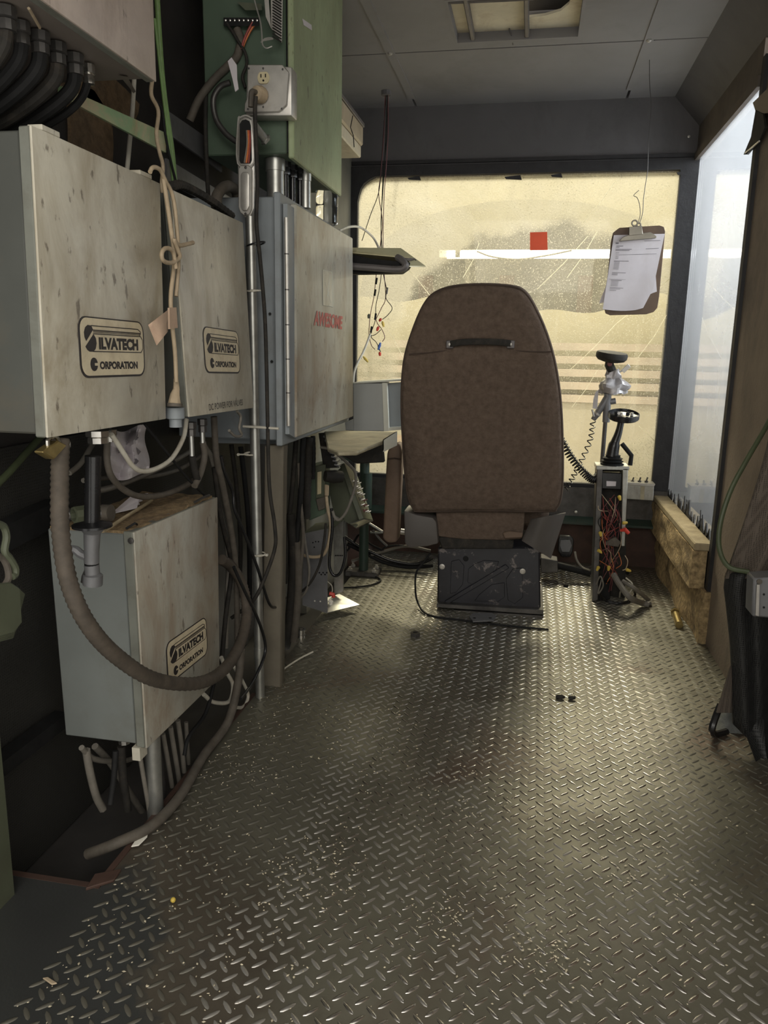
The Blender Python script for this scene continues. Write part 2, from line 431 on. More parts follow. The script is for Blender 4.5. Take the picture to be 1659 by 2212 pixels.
M['cream'] = mat('plate_cream', (0.60, 0.52, 0.36), 0.45, 0, 0.12, 30, (0.40, 0.31, 0.19), 0.6, 22)
M['ink'] = mat('plate_black_ink', (0.022, 0.018, 0.018), 0.5, 0, 0.2, 30)
M['red_ink'] = mat('faded_red_stencil', (0.52, 0.13, 0.11), 0.6, 0, 0.1, 30, (0.42, 0.33, 0.24), 0.5, 60)
M['ivory'] = mat('ivory_outlet', (0.56, 0.49, 0.31), 0.4, 0, 0.08, 40)
M['paper'] = mat('grimy_white_paper', (0.62, 0.58, 0.60), 0.8, 0, 0.05, 10, (0.48, 0.42, 0.40), 0.4, 5)
M['print'] = mat('faint_print', (0.20, 0.185, 0.20), 0.8, 0, 0.1, 30)
M['hardboard'] = mat('brown_hardboard', (0.115, 0.070, 0.042), 0.6, 0, 0.2, 10, (0.06, 0.04, 0.025), 0.6, 8)
M['clip_steel'] = mat('tarnished_clip_steel', (0.24, 0.22, 0.18), 0.4, 0.75, 0.15, 20)
M['seat_cloth'] = mat('brown_seat_velour', (0.125, 0.092, 0.071), 0.95, 0, 0.22, 50, (0.165, 0.13, 0.10), 0.5, 60, stretch=(1, 1, 2.2), bump=1.0, bs=48, spec=0.12)
M['seat_edge'] = mat('brown_seat_piping', (0.075, 0.055, 0.044), 0.9, 0, 0.2, 20, spec=0.15)
M['seat_skirt'] = mat('grey_brown_seat_plastic', (0.095, 0.085, 0.078), 0.6, 0, 0.1, 10)
M['arm_cloth'] = mat('brown_vinyl_arm', (0.16, 0.108, 0.075), 0.7, 0, 0.15, 10, (0.10, 0.065, 0.045), 0.5, 12, bump=0.2, bs=90)
M['base_black'] = mat('scuffed_black_enamel', (0.017, 0.017, 0.022), 0.4, 0.1, 0.3, 15, (0.19, 0.165, 0.155), 0.8, 22, 0.58, 0.64)
M['monitor'] = mat('grey_instrument_case', (0.36, 0.37, 0.36), 0.5, 0, 0.06, 8)
M['monitor_pale'] = mat('pale_instrument_trim', (0.62, 0.62, 0.54), 0.5, 0, 0.06, 8)
M['desk_top'] = mat('worn_sheet_steel_top', (0.40, 0.36, 0.25), 0.45, 0.4, 0.25, 14, (0.16, 0.11, 0.06), 0.7, 6)
M['lamp_shade'] = mat('cream_lamp_enamel', (0.55, 0.50, 0.30), 0.45, 0, 0.1, 10, (0.25, 0.2, 0.1), 0.5, 6)
M['lamp_grey'] = mat('dull_grey_tube', (0.13, 0.118, 0.115), 0.5, 0.2, 0.15, 20)
M['tape'] = mat('silver_duct_tape', (0.36, 0.34, 0.34), 0.4, 0.35, 0.2, 30, (0.2, 0.17, 0.15), 0.5, 30)
M['tan_foam'] = mat('chipped_tan_insulation', (0.40, 0.29, 0.15), 0.95, 0, 0.5, 55, (0.13, 0.09, 0.05), 0.9, 9, 0.5, 0.62, bump=1.0, bs=60)
M['sill_wood'] = mat('dusty_sill_wood', (0.42, 0.34, 0.21), 0.85, 0, 0.2, 20, (0.2, 0.15, 0.09), 0.7, 9, bump=0.4, bs=60)
M['rust_floor'] = mat('rusty_steel', (0.085, 0.048, 0.036), 0.65, 0.2, 0.25, 14, (0.04, 0.03, 0.025), 0.7, 9)
M['felt_tan'] = mat('torn_brown_felt', (0.20, 0.135, 0.075), 0.95, 0, 0.35, 40, (0.08, 0.06, 0.04), 0.8, 20, bump=1.0, bs=60)
M['sawdust'] = mat('sawdust_grime', (0.27, 0.19, 0.10), 0.95, 0, 0.4, 60, (0.13, 0.08, 0.05), 0.8, 12, bump=1.0, bs=120)
M['chips'] = mat('pale_grit', (0.52, 0.46, 0.33), 0.6, 0, 0.3, 60)
M['cream_tray'] = mat('cream_ceiling_tray', (0.56, 0.50, 0.36), 0.6, 0, 0.12, 9, (0.30, 0.21, 0.12), 0.6, 8)
M['beige_case'] = mat('beige_heater_case', (0.42, 0.35, 0.24), 0.55, 0, 0.12, 8, (0.22, 0.17, 0.11), 0.6, 7)
M['grey_tin'] = mat('dull_grey_tin', (0.18, 0.18, 0.185), 0.5, 0.3, 0.15, 12, (0.10, 0.09, 0.08), 0.5, 10)
M['rag'] = mat('grey_rag', (0.20, 0.21, 0.20), 0.95, 0, 0.3, 30, bump=0.8, bs=60)
M['white_scrap'] = mat('white_scrap', (0.80, 0.77, 0.68), 0.7, 0, 0.05, 20)
M['tag_paper'] = mat('pinkish_cord_tag', (0.50, 0.36, 0.26), 0.8, 0, 0.12, 14, (0.35, 0.2, 0.15), 0.5, 20)
M['sticker'] = mat('orange_red_sticker', (0.80, 0.10, 0.035), 0.6, 0, 0.06, 20)
M['shop_wall'] = mat('shop_wall_cream', (0.62, 0.56, 0.38), 0.9, 0, 0.15, 0.8, (0.40, 0.36, 0.26), 0.6, 0.6)
M['shop_floor'] = mat('shop_concrete', (0.40, 0.36, 0.28), 0.8, 0, 0.15, 1)
M['shop_grey'] = mat('shop_machine_grey', (0.075, 0.072, 0.062), 0.7, 0, 0.2, 1.5, (0.16, 0.15, 0.12), 0.6, 2)
M['lumber'] = mat('stacked_lumber', (0.42, 0.35, 0.29), 0.85, 0, 0.2, 3)
M['rust_orange'] = mat('orange_rack_paint', (0.50, 0.17, 0.08), 0.6, 0, 0.15, 3)
M['tube_light'] = glow('fluorescent_tube', (1.0, 0.97, 0.92), 3.5)
M['glass'] = pane_material('dirty_front_plastic', (0.97, 0.95, 0.86), (0.43, 0.40, 0.295), (0.50, 0.48, 0.41), 0.36, 0.72, 1.25, 3.0, (0.15, 0.60, 0.84, 0.74, 0.24), 0.12)
M['glass_side'] = pane_material('dusty_side_plastic', (0.92, 0.96, 1.0), (0.66, 0.68, 0.70), (0.72, 0.73, 0.75), 0.42, 0.56, 1.75, 2.0, None, 0.0)

def burr_material():
    m, t, nd, lk, b = nt('scratch_burr')
    tl = nd.new('ShaderNodeBsdfTranslucent'); tl.inputs[0].default_value = (0.9, 0.88, 0.8, 1)
    lk.new(tl.outputs[0], nd['Material Output'].inputs[0])
    return m
M['burr'] = burr_material()

def bottle_material():
    m, t, nd, lk, b = nt('clear_bottle_plastic')
    b.inputs['Base Color'].default_value = (0.95, 0.97, 1.0, 1)
    b.inputs['Roughness'].default_value = 0.08
    b.inputs['Transmission Weight'].default_value = 1.0
    b.inputs['IOR'].default_value = 1.25
    return m
M['bottle'] = bottle_material()
# ------------------------------------------------------------------ the cab shell
CEIL, XR, YF = 2.08, 0.65, 3.75
fl = MB().box(-0.742, 0.70, 1.145, YF, -0.008, 0).box(-1.0, 0.70, 0.45, 1.145, -0.008, 0).build('floor', M['floor'], kind='structure', label='raised-pattern steel plate floor, worn and littered with grit')
def tread_lugs():
    p = 0.0366; vs = []; fs = []; q = math.sqrt(0.5)
    prof = [(-0.0138, 0.0009), (-0.0092, 0.0034), (0.0, 0.0042), (0.0092, 0.0034), (0.0138, 0.0009)]
    def lug(cx, cy, s):
        b = len(vs)
        ux, uy = q * s, q; wx, wy = -q, q * s
        for l, w in prof:
            for k, h in ((-1, 0.0), (-0.70, 0.0011), (0, 0.0017), (0.70, 0.0011), (1, 0.0)):
                vs.append((cx + ux * l + wx * w * k, cy + uy * l + wy * w * k, h * (0.45 + 0.55 * (w / 0.0042)) - 0.0002 * (h == 0)))
        for i in range(4):
            for k in range(4):
                fs.append((b + i * 5 + k, b + i * 5 + k + 1, b + i * 5 + 6 + k, b + i * 5 + 5 + k))
    ny = int((3.72 - 0.72) / p)
    for j in range(ny):
        for i in range(-14, 26):
            cx, cy = -0.2616 + i * p + 0.0003 * j, 0.7252 + j * p
            if -0.728 < cx < 0.655: lug(cx, cy, -1)
            if -0.728 < cx + p / 2 < 0.655: lug(cx + p / 2, cy + p / 2, 1)
    m = MB(); m.add(vs, fs)
    return m
tread_lugs().build('tread_lugs', M['lug'], fl, kind='stuff', recalc=False, ang=180)

# sunken strip and grille wall behind the cabinets
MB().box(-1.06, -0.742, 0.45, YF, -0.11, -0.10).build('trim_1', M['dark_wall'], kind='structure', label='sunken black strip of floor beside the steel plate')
MB().box(-0.755, -0.742, 1.15, 2.0, -0.10, 0.002).box(-0.98, -0.742, 1.145, 1.158, -0.10, 0.001).build('trim_2', M['rust_floor'], kind='structure', label='rusty edge of the floor plate')
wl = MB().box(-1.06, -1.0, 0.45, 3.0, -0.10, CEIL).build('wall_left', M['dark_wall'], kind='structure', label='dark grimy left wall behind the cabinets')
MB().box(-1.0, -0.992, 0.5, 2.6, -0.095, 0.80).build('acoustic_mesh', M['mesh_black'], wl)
for a, b, c, d in ((1.60, 1.80, 1.35, 1.56), (1.50, 1.95, 1.50, 1.62)):
    pts = []
    n = 14
    for i in range(n):
        t = 2 * math.pi * i / n
        pts.append((-0.992, (a + b) / 2 + (b - a) / 2 * math.cos(t) * rnd.uniform(0.8, 1.1), (c + d) / 2 + (d - c) / 2 * math.sin(t) * rnd.uniform(0.8, 1.1)))
    MB().prism(pts, (-0.008, 0, 0)).build('felt_patch', M['felt_tan'], wl)
MB().prism([(-1.02, 2.95, -0.1), (-0.875, 2.98, -0.1), (-0.875, YF, -0.1), (-1.02, YF, -0.1)], (0, 0, CEIL + 0.1)).build('wall_left_front', M['left_wall'], kind='structure', label='dull olive return of the left wall by the front window')

# front wall
wf = MB().box(-0.93, 0.72, YF, YF + 0.05, 1.823, CEIL + 0.06).build('wall_front', M['cab_grey'], kind='structure', label='soot grey panel above the front window')
MB().box(-0.88, XR, YF - 0.012, YF, 1.835, 1.850).build('lintel_bead', M['gasket'], wf)
def rounded_loop(x0, x1, z0, z1, radii, y, n=6):
    out = []
    for (cx, cz, a0, r) in ((x1, z1, 0, radii[0]), (x0, z1, 90, radii[1]), (x0, z0, 180, radii[2]), (x1, z0, 270, radii[3])):
        sx = 1 if a0 in (0, 270) else -1; sz = 1 if a0 in (0, 90) else -1
        for k in range(n + 1):
            t = math.radians(a0 + 90 * k / n)
            out.append(Vector((cx - sx * r + r * math.cos(t), y, cz - sz * r + r * math.sin(t))))
    return out
WX0, WX1, WZ0, WZ1 = -0.843, 0.588, 0.389, 1.783
inner = rounded_loop(WX0, WX1, WZ0, WZ1, (0.008, 0.11, 0.02, 0.012), 0)
outer = rounded_loop(-0.93, 0.665, 0.372, 1.826, (0.001,) * 4, 0)
for k in range(len(inner)):
    if k % 7 not in (0, 6): inner[k] += Vector((rnd.uniform(-.003, .003), 0, rnd.uniform(-.003, .003)))
fr = MB(); n = len(inner)
vs = [p + Vector((0, YF - 0.02, 0)) for p in inner] + [p + Vector((0, YF - 0.02, 0)) for p in outer] + [p + Vector((0, YF + 0.04, 0)) for p in inner] + [p + Vector((0, YF + 0.04, 0)) for p in outer]
fs = []
for i in range(n):
    j = (i + 1) % n
    fs += [(i, j, n + j, n + i), (2 * n + j, 2 * n + i, 3 * n + i, 3 * n + j), (i, 2 * n + i, 2 * n + j, j), (n + i, n + j, 3 * n + j, 3 * n + i)]
fr.add(vs, fs)
w1 = thing('window_1', 'front window of dirty yellowed plastic in a black frame', None, (-0.13, YF, 0.38), kind='structure')
fr.build('window_frame', M['gasket'], w1)
# ragged bits of gasket hanging into the right-hand and top edges
rg = MB()
for (px, py, w, h) in ((1447, 705, 10, 60), (1441, 760, 9, 40), (1436, 815, 12, 70), (1432, 900, 8, 60), (1429, 985, 9, 50), (1462, 372, 30, 7), (1190, 378, 22, 5), (1090, 382, 34, 6), (880, 384, 26, 5)):
    rg.prism([at(px, py, y=YF - 0.021), at(px + w, py - 4, y=YF - 0.021), at(px + w + 3, py + h, y=YF - 0.021), at(px + 3, py + h * 0.7, y=YF - 0.021)], (0, 0.01, 0))
rg.build('torn_gasket', M['gasket'], w1)
MB().prism(rounded_loop(WX0 - 0.004, WX1 + 0.004, WZ0 - 0.004, WZ1 + 0.004, (0.008, 0.11, 0.02, 0.012), YF + 0.008), (0, 0.004, 0)).build('pane', M['glass'], w1)
# scratches on the pane (grooves with pale burrs)
sc = MB()
for a, b in (((1000, 600), (1035, 525)), ((1225, 600), (1290, 500)), ((1160, 625), (1270, 510)), ((1330, 700), (1460, 590)), ((1230, 800), (1330, 700)), ((1380, 770), (1440, 680)), ((860, 560), (930, 640)), ((820, 690), (870, 770)), ((1260, 480), (1330, 390)), ((1235, 880), (1290, 800)), ((1380, 920), (1440, 985))):
    sc.tube([at(*a, y=YF + 0.007), at((a[0] + b[0]) / 2 + 4, (a[1] + b[1]) / 2, y=YF + 0.007), at(*b, y=YF + 0.007)], 0.0012, 4)
sc.build('scratches', M['burr'], w1, kind='stuff')

# below the front window
MB().box(-0.93, 0.67, YF - 0.03, YF + 0.05, 0.20, 0.372).build('trim_3', M['steel_dark'], kind='structure', label='dark steel rail below the front window')
MB().prism([(-0.93, YF - 0.03, 0.232), (-0.93, YF - 0.10, 0.215), (-0.93, YF - 0.10, 0.205), (-0.93, YF - 0.03, 0.205)], (1.56, 0, 0)).build('trim_4', M['green_dark'], kind='structure', label='dark green ledge low on the front wall')
MB().box(-1.03, 0.67, YF - 0.025, YF + 0.05, -0.11, 0.205).build('baseboard_front', M['rust_floor'], kind='structure', label='rusty brown kick panel of the front wall')

# right wall: rear panel, window, upper strip, insulation planks
YJ = 2.76
MB().box(0.66, 0.72, 0.45, YJ - 0.02, -0.01, CEIL + 0.04).build('wall_right', M['brown_wall'], kind='structure', label='grimy brown panel of the right wall behind the side window')
MB().box(0.648, 0.70, YJ - 0.02, YJ + 0.015, -0.01, 1.90).build('trim_5', M['gasket'], kind='structure', label='black rubber jamb at the rear edge of the side window')
MB().box(XR, 0.72, YJ + 0.015, YF, 1.835, CEIL + 0.04).build('wall_right_upper', M['brown_dark'], kind='structure', label='stained brown strip above the side window')
MB().prism([(0.54, 0.6, CEIL), (XR + 0.005, 0.6, CEIL), (XR + 0.005, 0.6, 1.955)], (0, YF - 0.6, 0)).build('trim_6', M['cab_grey'], kind='structure', label='sloping soot grey cove between ceiling and right wall')
MB().box(0.640, 0.655, YJ + 0.015, YF, 1.818, 1.85).build('trim_7', M['brown_dark'], kind='structure', label='brown bead along the top of the side window')
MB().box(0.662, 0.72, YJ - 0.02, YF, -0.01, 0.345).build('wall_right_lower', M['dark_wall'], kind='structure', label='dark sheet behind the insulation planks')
w2 = thing('window_2', 'tall dusty plastic side window in the right wall', None, (XR, 3.24, 0.36), kind='structure')
MB().box(XR + 0.012, XR + 0.016, YJ + 0.01, YF - 0.02, 0.34, 1.84).build('pane', M['glass_side'], w2)
mk = MB()
for i in range(60):
    y = YJ + 0.03 + 0.9 * rnd.random(); h = rnd.uniform(0.01, 0.075) * (1 if rnd.random() < 0.5 else 0.5)
    mk.prism([(XR + 0.008, y, 0.355), (XR + 0.008, y + rnd.uniform(.01, .03), 0.355), (XR + 0.008, y + rnd.uniform(.0, .03), 0.355 + h)], (0.003, 0, 0))
mk.build('torn_sealant', M['gasket'], w2, kind='stuff')
MB().box(0.60, XR + 0.02, YJ + 0.02, YF - 0.02, 0.325, 0.352).build('trim_8', M['sill_wood'], kind='structure', label='dusty wooden sill under the side window', bevel=0.004)
up = MB()
up.grid(lambda u, v: (0.598 + 0.006 * math.sin(17 * u) * math.sin(9 * v), YJ + 0.03 + u * (YF - YJ - 0.05), 0.185 + v * 0.138), 40, 8, (0.05, 0, 0))
up.build('trim_9', M['tan_foam'], kind='structure', label='upper plank of chipped tan insulation below the side window')
lo = MB()
lo.grid(lambda u, v: (0.632 + 0.008 * math.sin(13 * u + 2 * v) * math.sin(7 * v + 1), YJ - 0.03 + u * (YF - YJ + 0.01), 0.0 + v * 0.19), 40, 8, (0.04, 0, 0))
lo.build('trim_10', M['tan_foam'], kind='structure', label='lower plank of chipped tan insulation along the floor')

# ceiling: separate sheets with open joints and two battens
ce = MB().box(-1.06, 0.72, 0.6, 2.66, CEIL + 0.03, CEIL + 0.05).box(-1.06, 0.72, 3.07, YF + 0.05, CEIL + 0.03, CEIL + 0.05).box(-1.06, -0.36, 2.66, 3.07, CEIL + 0.03, CEIL + 0.05).box(0.13, 0.72, 2.66, 3.07, CEIL + 0.03, CEIL + 0.05).build('ceiling', M['cab_grey'], kind='structure', label='soot grey sheet ceiling of the cab')
for x0, x1 in ((-1.0, -0.585), (-0.575, 0.336), (0.346, 0.655)):
    for y0, y1 in ((0.6, 1.70), (1.71, 3.105), (3.113, YF)):
        if x0 == -0.575 and y0 == 1.71:
            b = MB().box(x0, x1, y0, 2.69, CEIL, CEIL + 0.03).box(x0, x1, 3.045, y1, CEIL, CEIL + 0.03).box(x0, -0.335, 2.69, 3.045, CEIL, CEIL + 0.03).box(0.105, x1, 2.69, 3.045, CEIL, CEIL + 0.03)
        else:
            b = MB().box(x0, x1, y0, y1, CEIL, CEIL + 0.03)
        b.build('ceiling_panel', M['cab_ceiling'], ce)
for x in (-0.58, 0.341):
    MB().box(x - 0.016, x + 0.016, 0.6, YF - 0.12, CEIL - 0.005, CEIL).build('ceiling_batten', M['cab_ceiling'], ce)
    for y in (3.09, 2.0):
        MB().lathe((x, y, CEIL - 0.005), (0, 0, -1), [(0.009, 0), (0.009, 0.003), (0.005, 0.007)], 10).build('screw_head', M['zinc'], ce)

# ceiling vent hatch with a broken cream tray
vt = thing('ceiling_vent', 'broken cream ceiling vent tray with a dark hole and cross bars', 'ceiling vent', (-0.115, 2.87, CEIL))
MB().box(-0.335, -0.325, 2.69, 3.045, CEIL - 0.002, CEIL + 0.10).box(0.095, 0.105, 2.69, 3.045, CEIL - 0.002, CEIL + 0.10).box(-0.325, 0.095, 3.035, 3.045, CEIL - 0.002, CEIL + 0.10).box(-0.325, 0.095, 2.69, 2.70, CEIL - 0.002, CEIL + 0.10).build('vent_frame', M['cab_ceiling'], vt)
hole = [(-0.075, 2.74), (0.05, 2.74), (0.06, 2.78), (0.055, 2.85), (0.03, 2.90), (-0.02, 2.93), (-0.075, 2.94)]
MB().box(-0.325, -0.09, 2.70, 3.035, CEIL + 0.03, CEIL + 0.038).build('tray_panel', M['cream_tray'], vt)
MB().prism([(-0.085, 2.70, CEIL + 0.03), (0.095, 2.70, CEIL + 0.03), (0.095, 3.035, CEIL + 0.03), (-0.085, 3.035, CEIL + 0.03), (-0.085, 2.94, CEIL + 0.03), (-0.02, 2.93, CEIL + 0.03), (0.03, 2.90, CEIL + 0.03), (0.055, 2.85, CEIL + 0.03), (0.06, 2.78, CEIL + 0.03), (0.05, 2.74, CEIL + 0.03), (-0.085, 2.74, CEIL + 0.03)], (0, 0, 0.008)).build('tray_panel', M['cream_tray'], vt)
MB().box(-0.09, 0.095, 2.70, 3.03, CEIL + 0.085, CEIL + 0.09).build('vent_cavity', M['cab_grey'], vt)
for x in (-0.27, -0.08):
    MB().box(x - 0.008, x + 0.008, 2.70, 3.04, CEIL + 0.002, CEIL + 0.024).build('cross_bar', M['lamp_grey'], vt, bevel=0.003)
MB().tube(spline([(-0.33, 2.735, CEIL + 0.015), (-0.15, 2.73, CEIL + 0.01), (-0.02, 2.735, CEIL + 0.012), (0.03, 2.72, CEIL + 0.012), (0.06, 2.715, CEIL + 0.02)]), 0.010).build('pipe', M['lamp_grey'], vt)
MB().tube(spline([at(1100, 62, z=CEIL + 0.028), at(1106, 80, z=CEIL + 0.01), at(1108, 96, z=CEIL - 0.001)]), 0.003).build('broken_catch', M['lamp_grey'], vt)

# ------------------------------------------------------------------ what stands outside the windows
MB().box(-6, 9, 3.9, 12.0, -1.02, -1.0).build('ground_floor', M['shop_floor'], kind='structure', label='concrete shop floor outside the front window')
MB().box(-6, 9, 12.0, 12.1, -1.0, 6.0).build('shop_wall', M['shop_wall'], kind='structure', label='cream shop wall seen through the dirty windows')
tl = thing('fluorescent_light', 'long white fluorescent strip glowing beyond the front window', 'ceiling light', (0.6, 7.0, 1.80))
MB().cyl((-0.775, 7.0, 1.815), (2.0, 7.0, 1.815), 0.034).build('tube', M['tube_light'], tl)
MB().box(-0.70, -0.66, 6.96, 7.05, 1.79, 1.86).build('lamp_holder', M['shop_grey'], tl)
MB().box(-0.85, 2.1, 7.05, 7.13, 1.80, 1.86).build('lamp_channel', M['monitor_pale'], tl)
MB().tube(spline([at(1030, 543, y=6.95), at(1065, 555, y=6.95), at(1120, 560, y=6.95), at(1180, 552, y=6.95), at(1235, 541, y=6.95)]), 0.007).build('drooping_cable', M['shop_grey'], tl)
mc = thing('shop_machine', 'hulking grey domed machine standing outside behind the front window', 'machine', (-0.2, 9.4, -1.0))
def dome(u, v):
    a = math.pi * u
    return (-0.15 - 1.85 * math.cos(a), 9.0, 1.30 + 1.32 * math.sin(a) ** 0.6 * v)
MB().grid(dome, 28, 4, (0, 0.8, 0)).build('hood', M['shop_grey'], mc)
for x in (-1.2, -0.3, 0.55):
    MB().box(x - 0.10, x + 0.06, 8.93, 9.0, 1.3, 1.82).build('brace', M['rust_floor'], mc)
MB().box(-2.4, 1.9, 9.05, 9.9, -1.0, 1.30).build('machine_base', M['shop_floor'], mc)
tag(MB().grid(lambda u, v: (-2.1 + 3.9 * u, 8.75, 0.495 + (0.985 + 0.10 * math.sin(9 * u) + 0.06 * math.sin(23 * u + 1)) * v), 40, 6, (0, 0.12, 0)).build('tarp', M['shop_wall']), 'pale cream lumpy tarp lying below the dark machine outside', 'tarp')
for k in range(5):
    z = 0.50 + k * 0.13
    tag(MB().box(-3.2, 2.4, 8.2, 8.5, z, z + 0.075).build('stacked_board', M['lumber']), ('lowest', 'second lowest', 'middle', 'second highest', 'topmost')[k] + ' pale board of the stack outside, seen low through the front window', 'board', 'stacked boards outside the window')
tag(MB().box(-3.3, 2.5, 8.25, 8.9, -1.0, 0.495).build('board_trestle', M['shop_floor']), 'long pale bench outside carrying the stacked boards', 'bench')
rk = thing('steel_rack', 'orange-red steel rack standing outside low in the front window', 'rack', (-1.0, 7.4, -1.0))
for x in (-1.75, -1.05):
    MB().box(x - 0.035, x + 0.035, 7.37, 7.43, -1.0, 0.62).build('upright', M['rust_orange'], rk)
MB().box(-1.9, -0.5, 7.36, 7.42, 0.56, 0.62).build('cross_rail', M['rust_orange'], rk)
MB().box(-1.9, -0.5, 7.36, 7.42, 0.12, 0.18).build('cross_rail', M['rust_orange'], rk)
# ------------------------------------------------------------------ enclosures on the left side
def rrect(O, U, Vv, r, n=5):
    """rounded rectangle outline from corner O with edge vectors U, Vv"""
    lu, lv = U.length, Vv.length; u, v = U / lu, Vv / lv; out = []
    for cx, cy, a0 in ((lu - r, lv - r, 0), (r, lv - r, 90), (r, r, 180), (lu - r, r, 270)):
        for k in range(n + 1):
            t = math.radians(a0 + 90 * k / n)
            out.append(O + u * (cx + r * math.cos(t)) + v * (cy + r * math.sin(t)))
    return out

def maker_plate(parent, O, U, Vv, N, clip=None):
    """cream name plate: black rim, cream face, lettering and striped S emblem"""
    N = Vector(N).normalized()
    w = U.length
    pl = MB().prism(rrect(O, U, Vv, w * 0.10), N * 0.0012).build('maker_plate', M['ink'], parent, label='cream name plate with black rim and bold black lettering')
    e = 0.022
    MB().prism(rrect(O + U * e + Vv * (e * 1.6), U * (1 - 2 * e), Vv * (1 - 2.6 * e), w * 0.085), N * 0.0017).build('plate_face', M['cream'], pl)
    P = lambda u, v, h=0.0019: O + U * u + Vv * v + N * h
    t = flat_text('ILVATECH', P(0.265, 0.468, 0), U * 0.62, Vv * 0.207, N, 0.06, 0.0021)
    t2 = flat_text('ORPORATION', P(0.262, 0.137, 0), U * 0.60, Vv * 0.135, N, 0.055, 0.0021)
    t.add(t2.v, t2.f)
    t.build('lettering', M['ink'], pl, recalc=False)
    em = MB()
    for poly in ([(.165, .855), (.12, .862), (.085, .82), (.066, .74), (.07, .66), (.09, .60), (.188, .785)], [(.195, .72), (.225, .65), (.232, .57), (.215, .48), (.18, .43), (.13, .43), (.10, .455), (.075, .51)]):
        em.prism([P(u, v) for u, v in poly], N * 0.0004)
    cpts = [(0.182 + 0.052 * math.cos(math.radians(a)), 0.222 + 0.112 * math.sin(math.radians(a))) for a in range(12, 349, 16)]
    em.prism([P(u, v) for u, v in cpts] + [P(0.19, 0.20), P(0.19, 0.245)], N * 0.0004)
    em.build('emblem', M['ink'], pl)
    ln = MB()
    def line(pts, wd=0.007):
        for a, b in zip(pts[:-1], pts[1:]):
            a3, b3 = P(*a), P(*b); d = (b3 - a3)
            s = N.cross(d).normalized() * (w * wd / 2)
            ln.prism([a3 - s, b3 - s, b3 + s, a3 + s], N * 0.0003)
    line([(.165, .855), (.89, .855), (.935, .81), (.935, .785), (.19, .785)]); line([(.165, .855), (.19, .785)])
    line([(.19, .768), (.93, .768)], .004); line([(.192, .750), (.925, .750)], .004)
    line([(.19, .725), (.935, .725), (.965, .66), (.965, .50), (.93, .435), (.18, .435)]); line([(.935, .785), (.92, .735)])
    ln.build('plate_rules', M['ink'], pl)
    return pl

def enclosure(name, label, cat, quad, xs, xback, mfront, mside, door=0.018, group=None, pxs=None):
    """wall enclosure whose front face passes through four points (top near, top far, bottom far, bottom near)"""
    f = [Vector(p) for p in quad]
    base = Vector(((f[2].x + xback) / 2, (f[2].y + f[3].y) / 2, min(f[2].z, f[3].z)))
    t = thing(name, label, cat, base, group)
    c = sum(f, Vector()) / 4
    ins = [p + (c - p).normalized() * 0.006 for p in f]
    bk = [Vector((p.x - door - 0.001, p.y, p.z)) for p in ins]
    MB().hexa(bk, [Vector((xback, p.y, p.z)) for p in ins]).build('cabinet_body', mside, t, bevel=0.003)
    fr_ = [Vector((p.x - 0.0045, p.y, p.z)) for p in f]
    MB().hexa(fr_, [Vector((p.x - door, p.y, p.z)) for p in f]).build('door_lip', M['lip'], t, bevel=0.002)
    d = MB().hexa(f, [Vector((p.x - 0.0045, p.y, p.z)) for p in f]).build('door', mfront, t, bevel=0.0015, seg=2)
    return t, f, d

def gland(m, p, r=0.014, h=0.022, d=(0, 0, -1), n=8):
    m.lathe(p, d, [(r, 0), (r, h * 0.45), (r * 0.78, h * 0.5), (r * 0.86, h * 0.55), (r * 0.86, h), (r * 0.5, h * 1.02)], n)
    return m

def on_face(f, px, py):
    """point of the plane through face f at photo pixel px, py"""
    n = (f[1] - f[0]).cross(f[3] - f[0]); a = at(px, py, y=2.0) - EYE
    return EYE + a * ((f[0] - EYE).dot(n) / a.dot(n))

X1 = -0.71
# --- large enclosure, nearest
q1 = [at(68, 270, x=X1), at(346, 396, x=X1), at(359, 905, x=X1), at(104, 946, x=X1)]
b1, f1, d1 = enclosure('electrical_enclosure', 'large beige steel electrical enclosure nearest the camera, with cream name plate at lower right', 'electrical box', q1, None, -0.955, M['beige_box'], M['beige_side_shaded'], 0.022)
O, A, B = on_face(f1, 174, 817), on_face(f1, 313, 812), on_face(f1, 166, 681)
maker_plate(b1, O, A - O, B - O, (1, 0, 0))
for k in (0.12, 0.86):
    p = f1[0].lerp(f1[1], k)
    MB().obox(p + Vector((-0.012, 0, 0.004)), (0.012, 0, 0), (0, 0.022, 0), (0, 0, 0.004)).build('hinge_clip', M['beige_box'], b1, bevel=0.001)
g = MB(); gland(g, at(130, 955, x=-0.745) , 0.016, 0.02)
g.build('cable_gland', M['chrome'], b1)
g = MB(); gland(g, at(211, 930, x=-0.745), 0.021, 0.022); g.build('cable_gland', M['chrome'], b1)
g = MB(); gland(g, at(237, 928, x=-0.76), 0.013, 0.022); g.build('cable_gland', M['chrome'], b1)

# --- second enclosure
q2 = [at(371, 409, x=-0.714), at(525, 481, x=-0.714), at(548, 881, x=-0.695), at(409, 901, x=-0.695)]
b2, f2, d2 = enclosure('electrical_enclosure', 'narrower beige enclosure marked DC POWER FOR VALVES, hung slightly crooked', 'electrical box', q2, None, -0.90, M['beige_box'], M['beige_side_shaded'], 0.02)
O, A, B = on_face(f2, 443, 806), on_face(f2, 519, 807), on_face(f2, 436, 704)
maker_plate(b2, O, A - O, B - O, (f2[1] - f2[0]).cross(f2[3] - f2[0]) * -1 if ((f2[1] - f2[0]).cross(f2[3] - f2[0])).x < 0 else (f2[1] - f2[0]).cross(f2[3] - f2[0]))
O, A, B = on_face(f2, 451, 887), on_face(f2, 524, 875), on_face(f2, 450, 873)
N2 = (A - O).cross(B - O).normalized(); N2 = N2 if N2.x > 0 else -N2
flat_text('DC POWER FOR VALVES', O + N2 * 0.0004, A - O, B - O, N2, 0.0, 0.0006).build('lettering', M['ink'], b2, recalc=False)
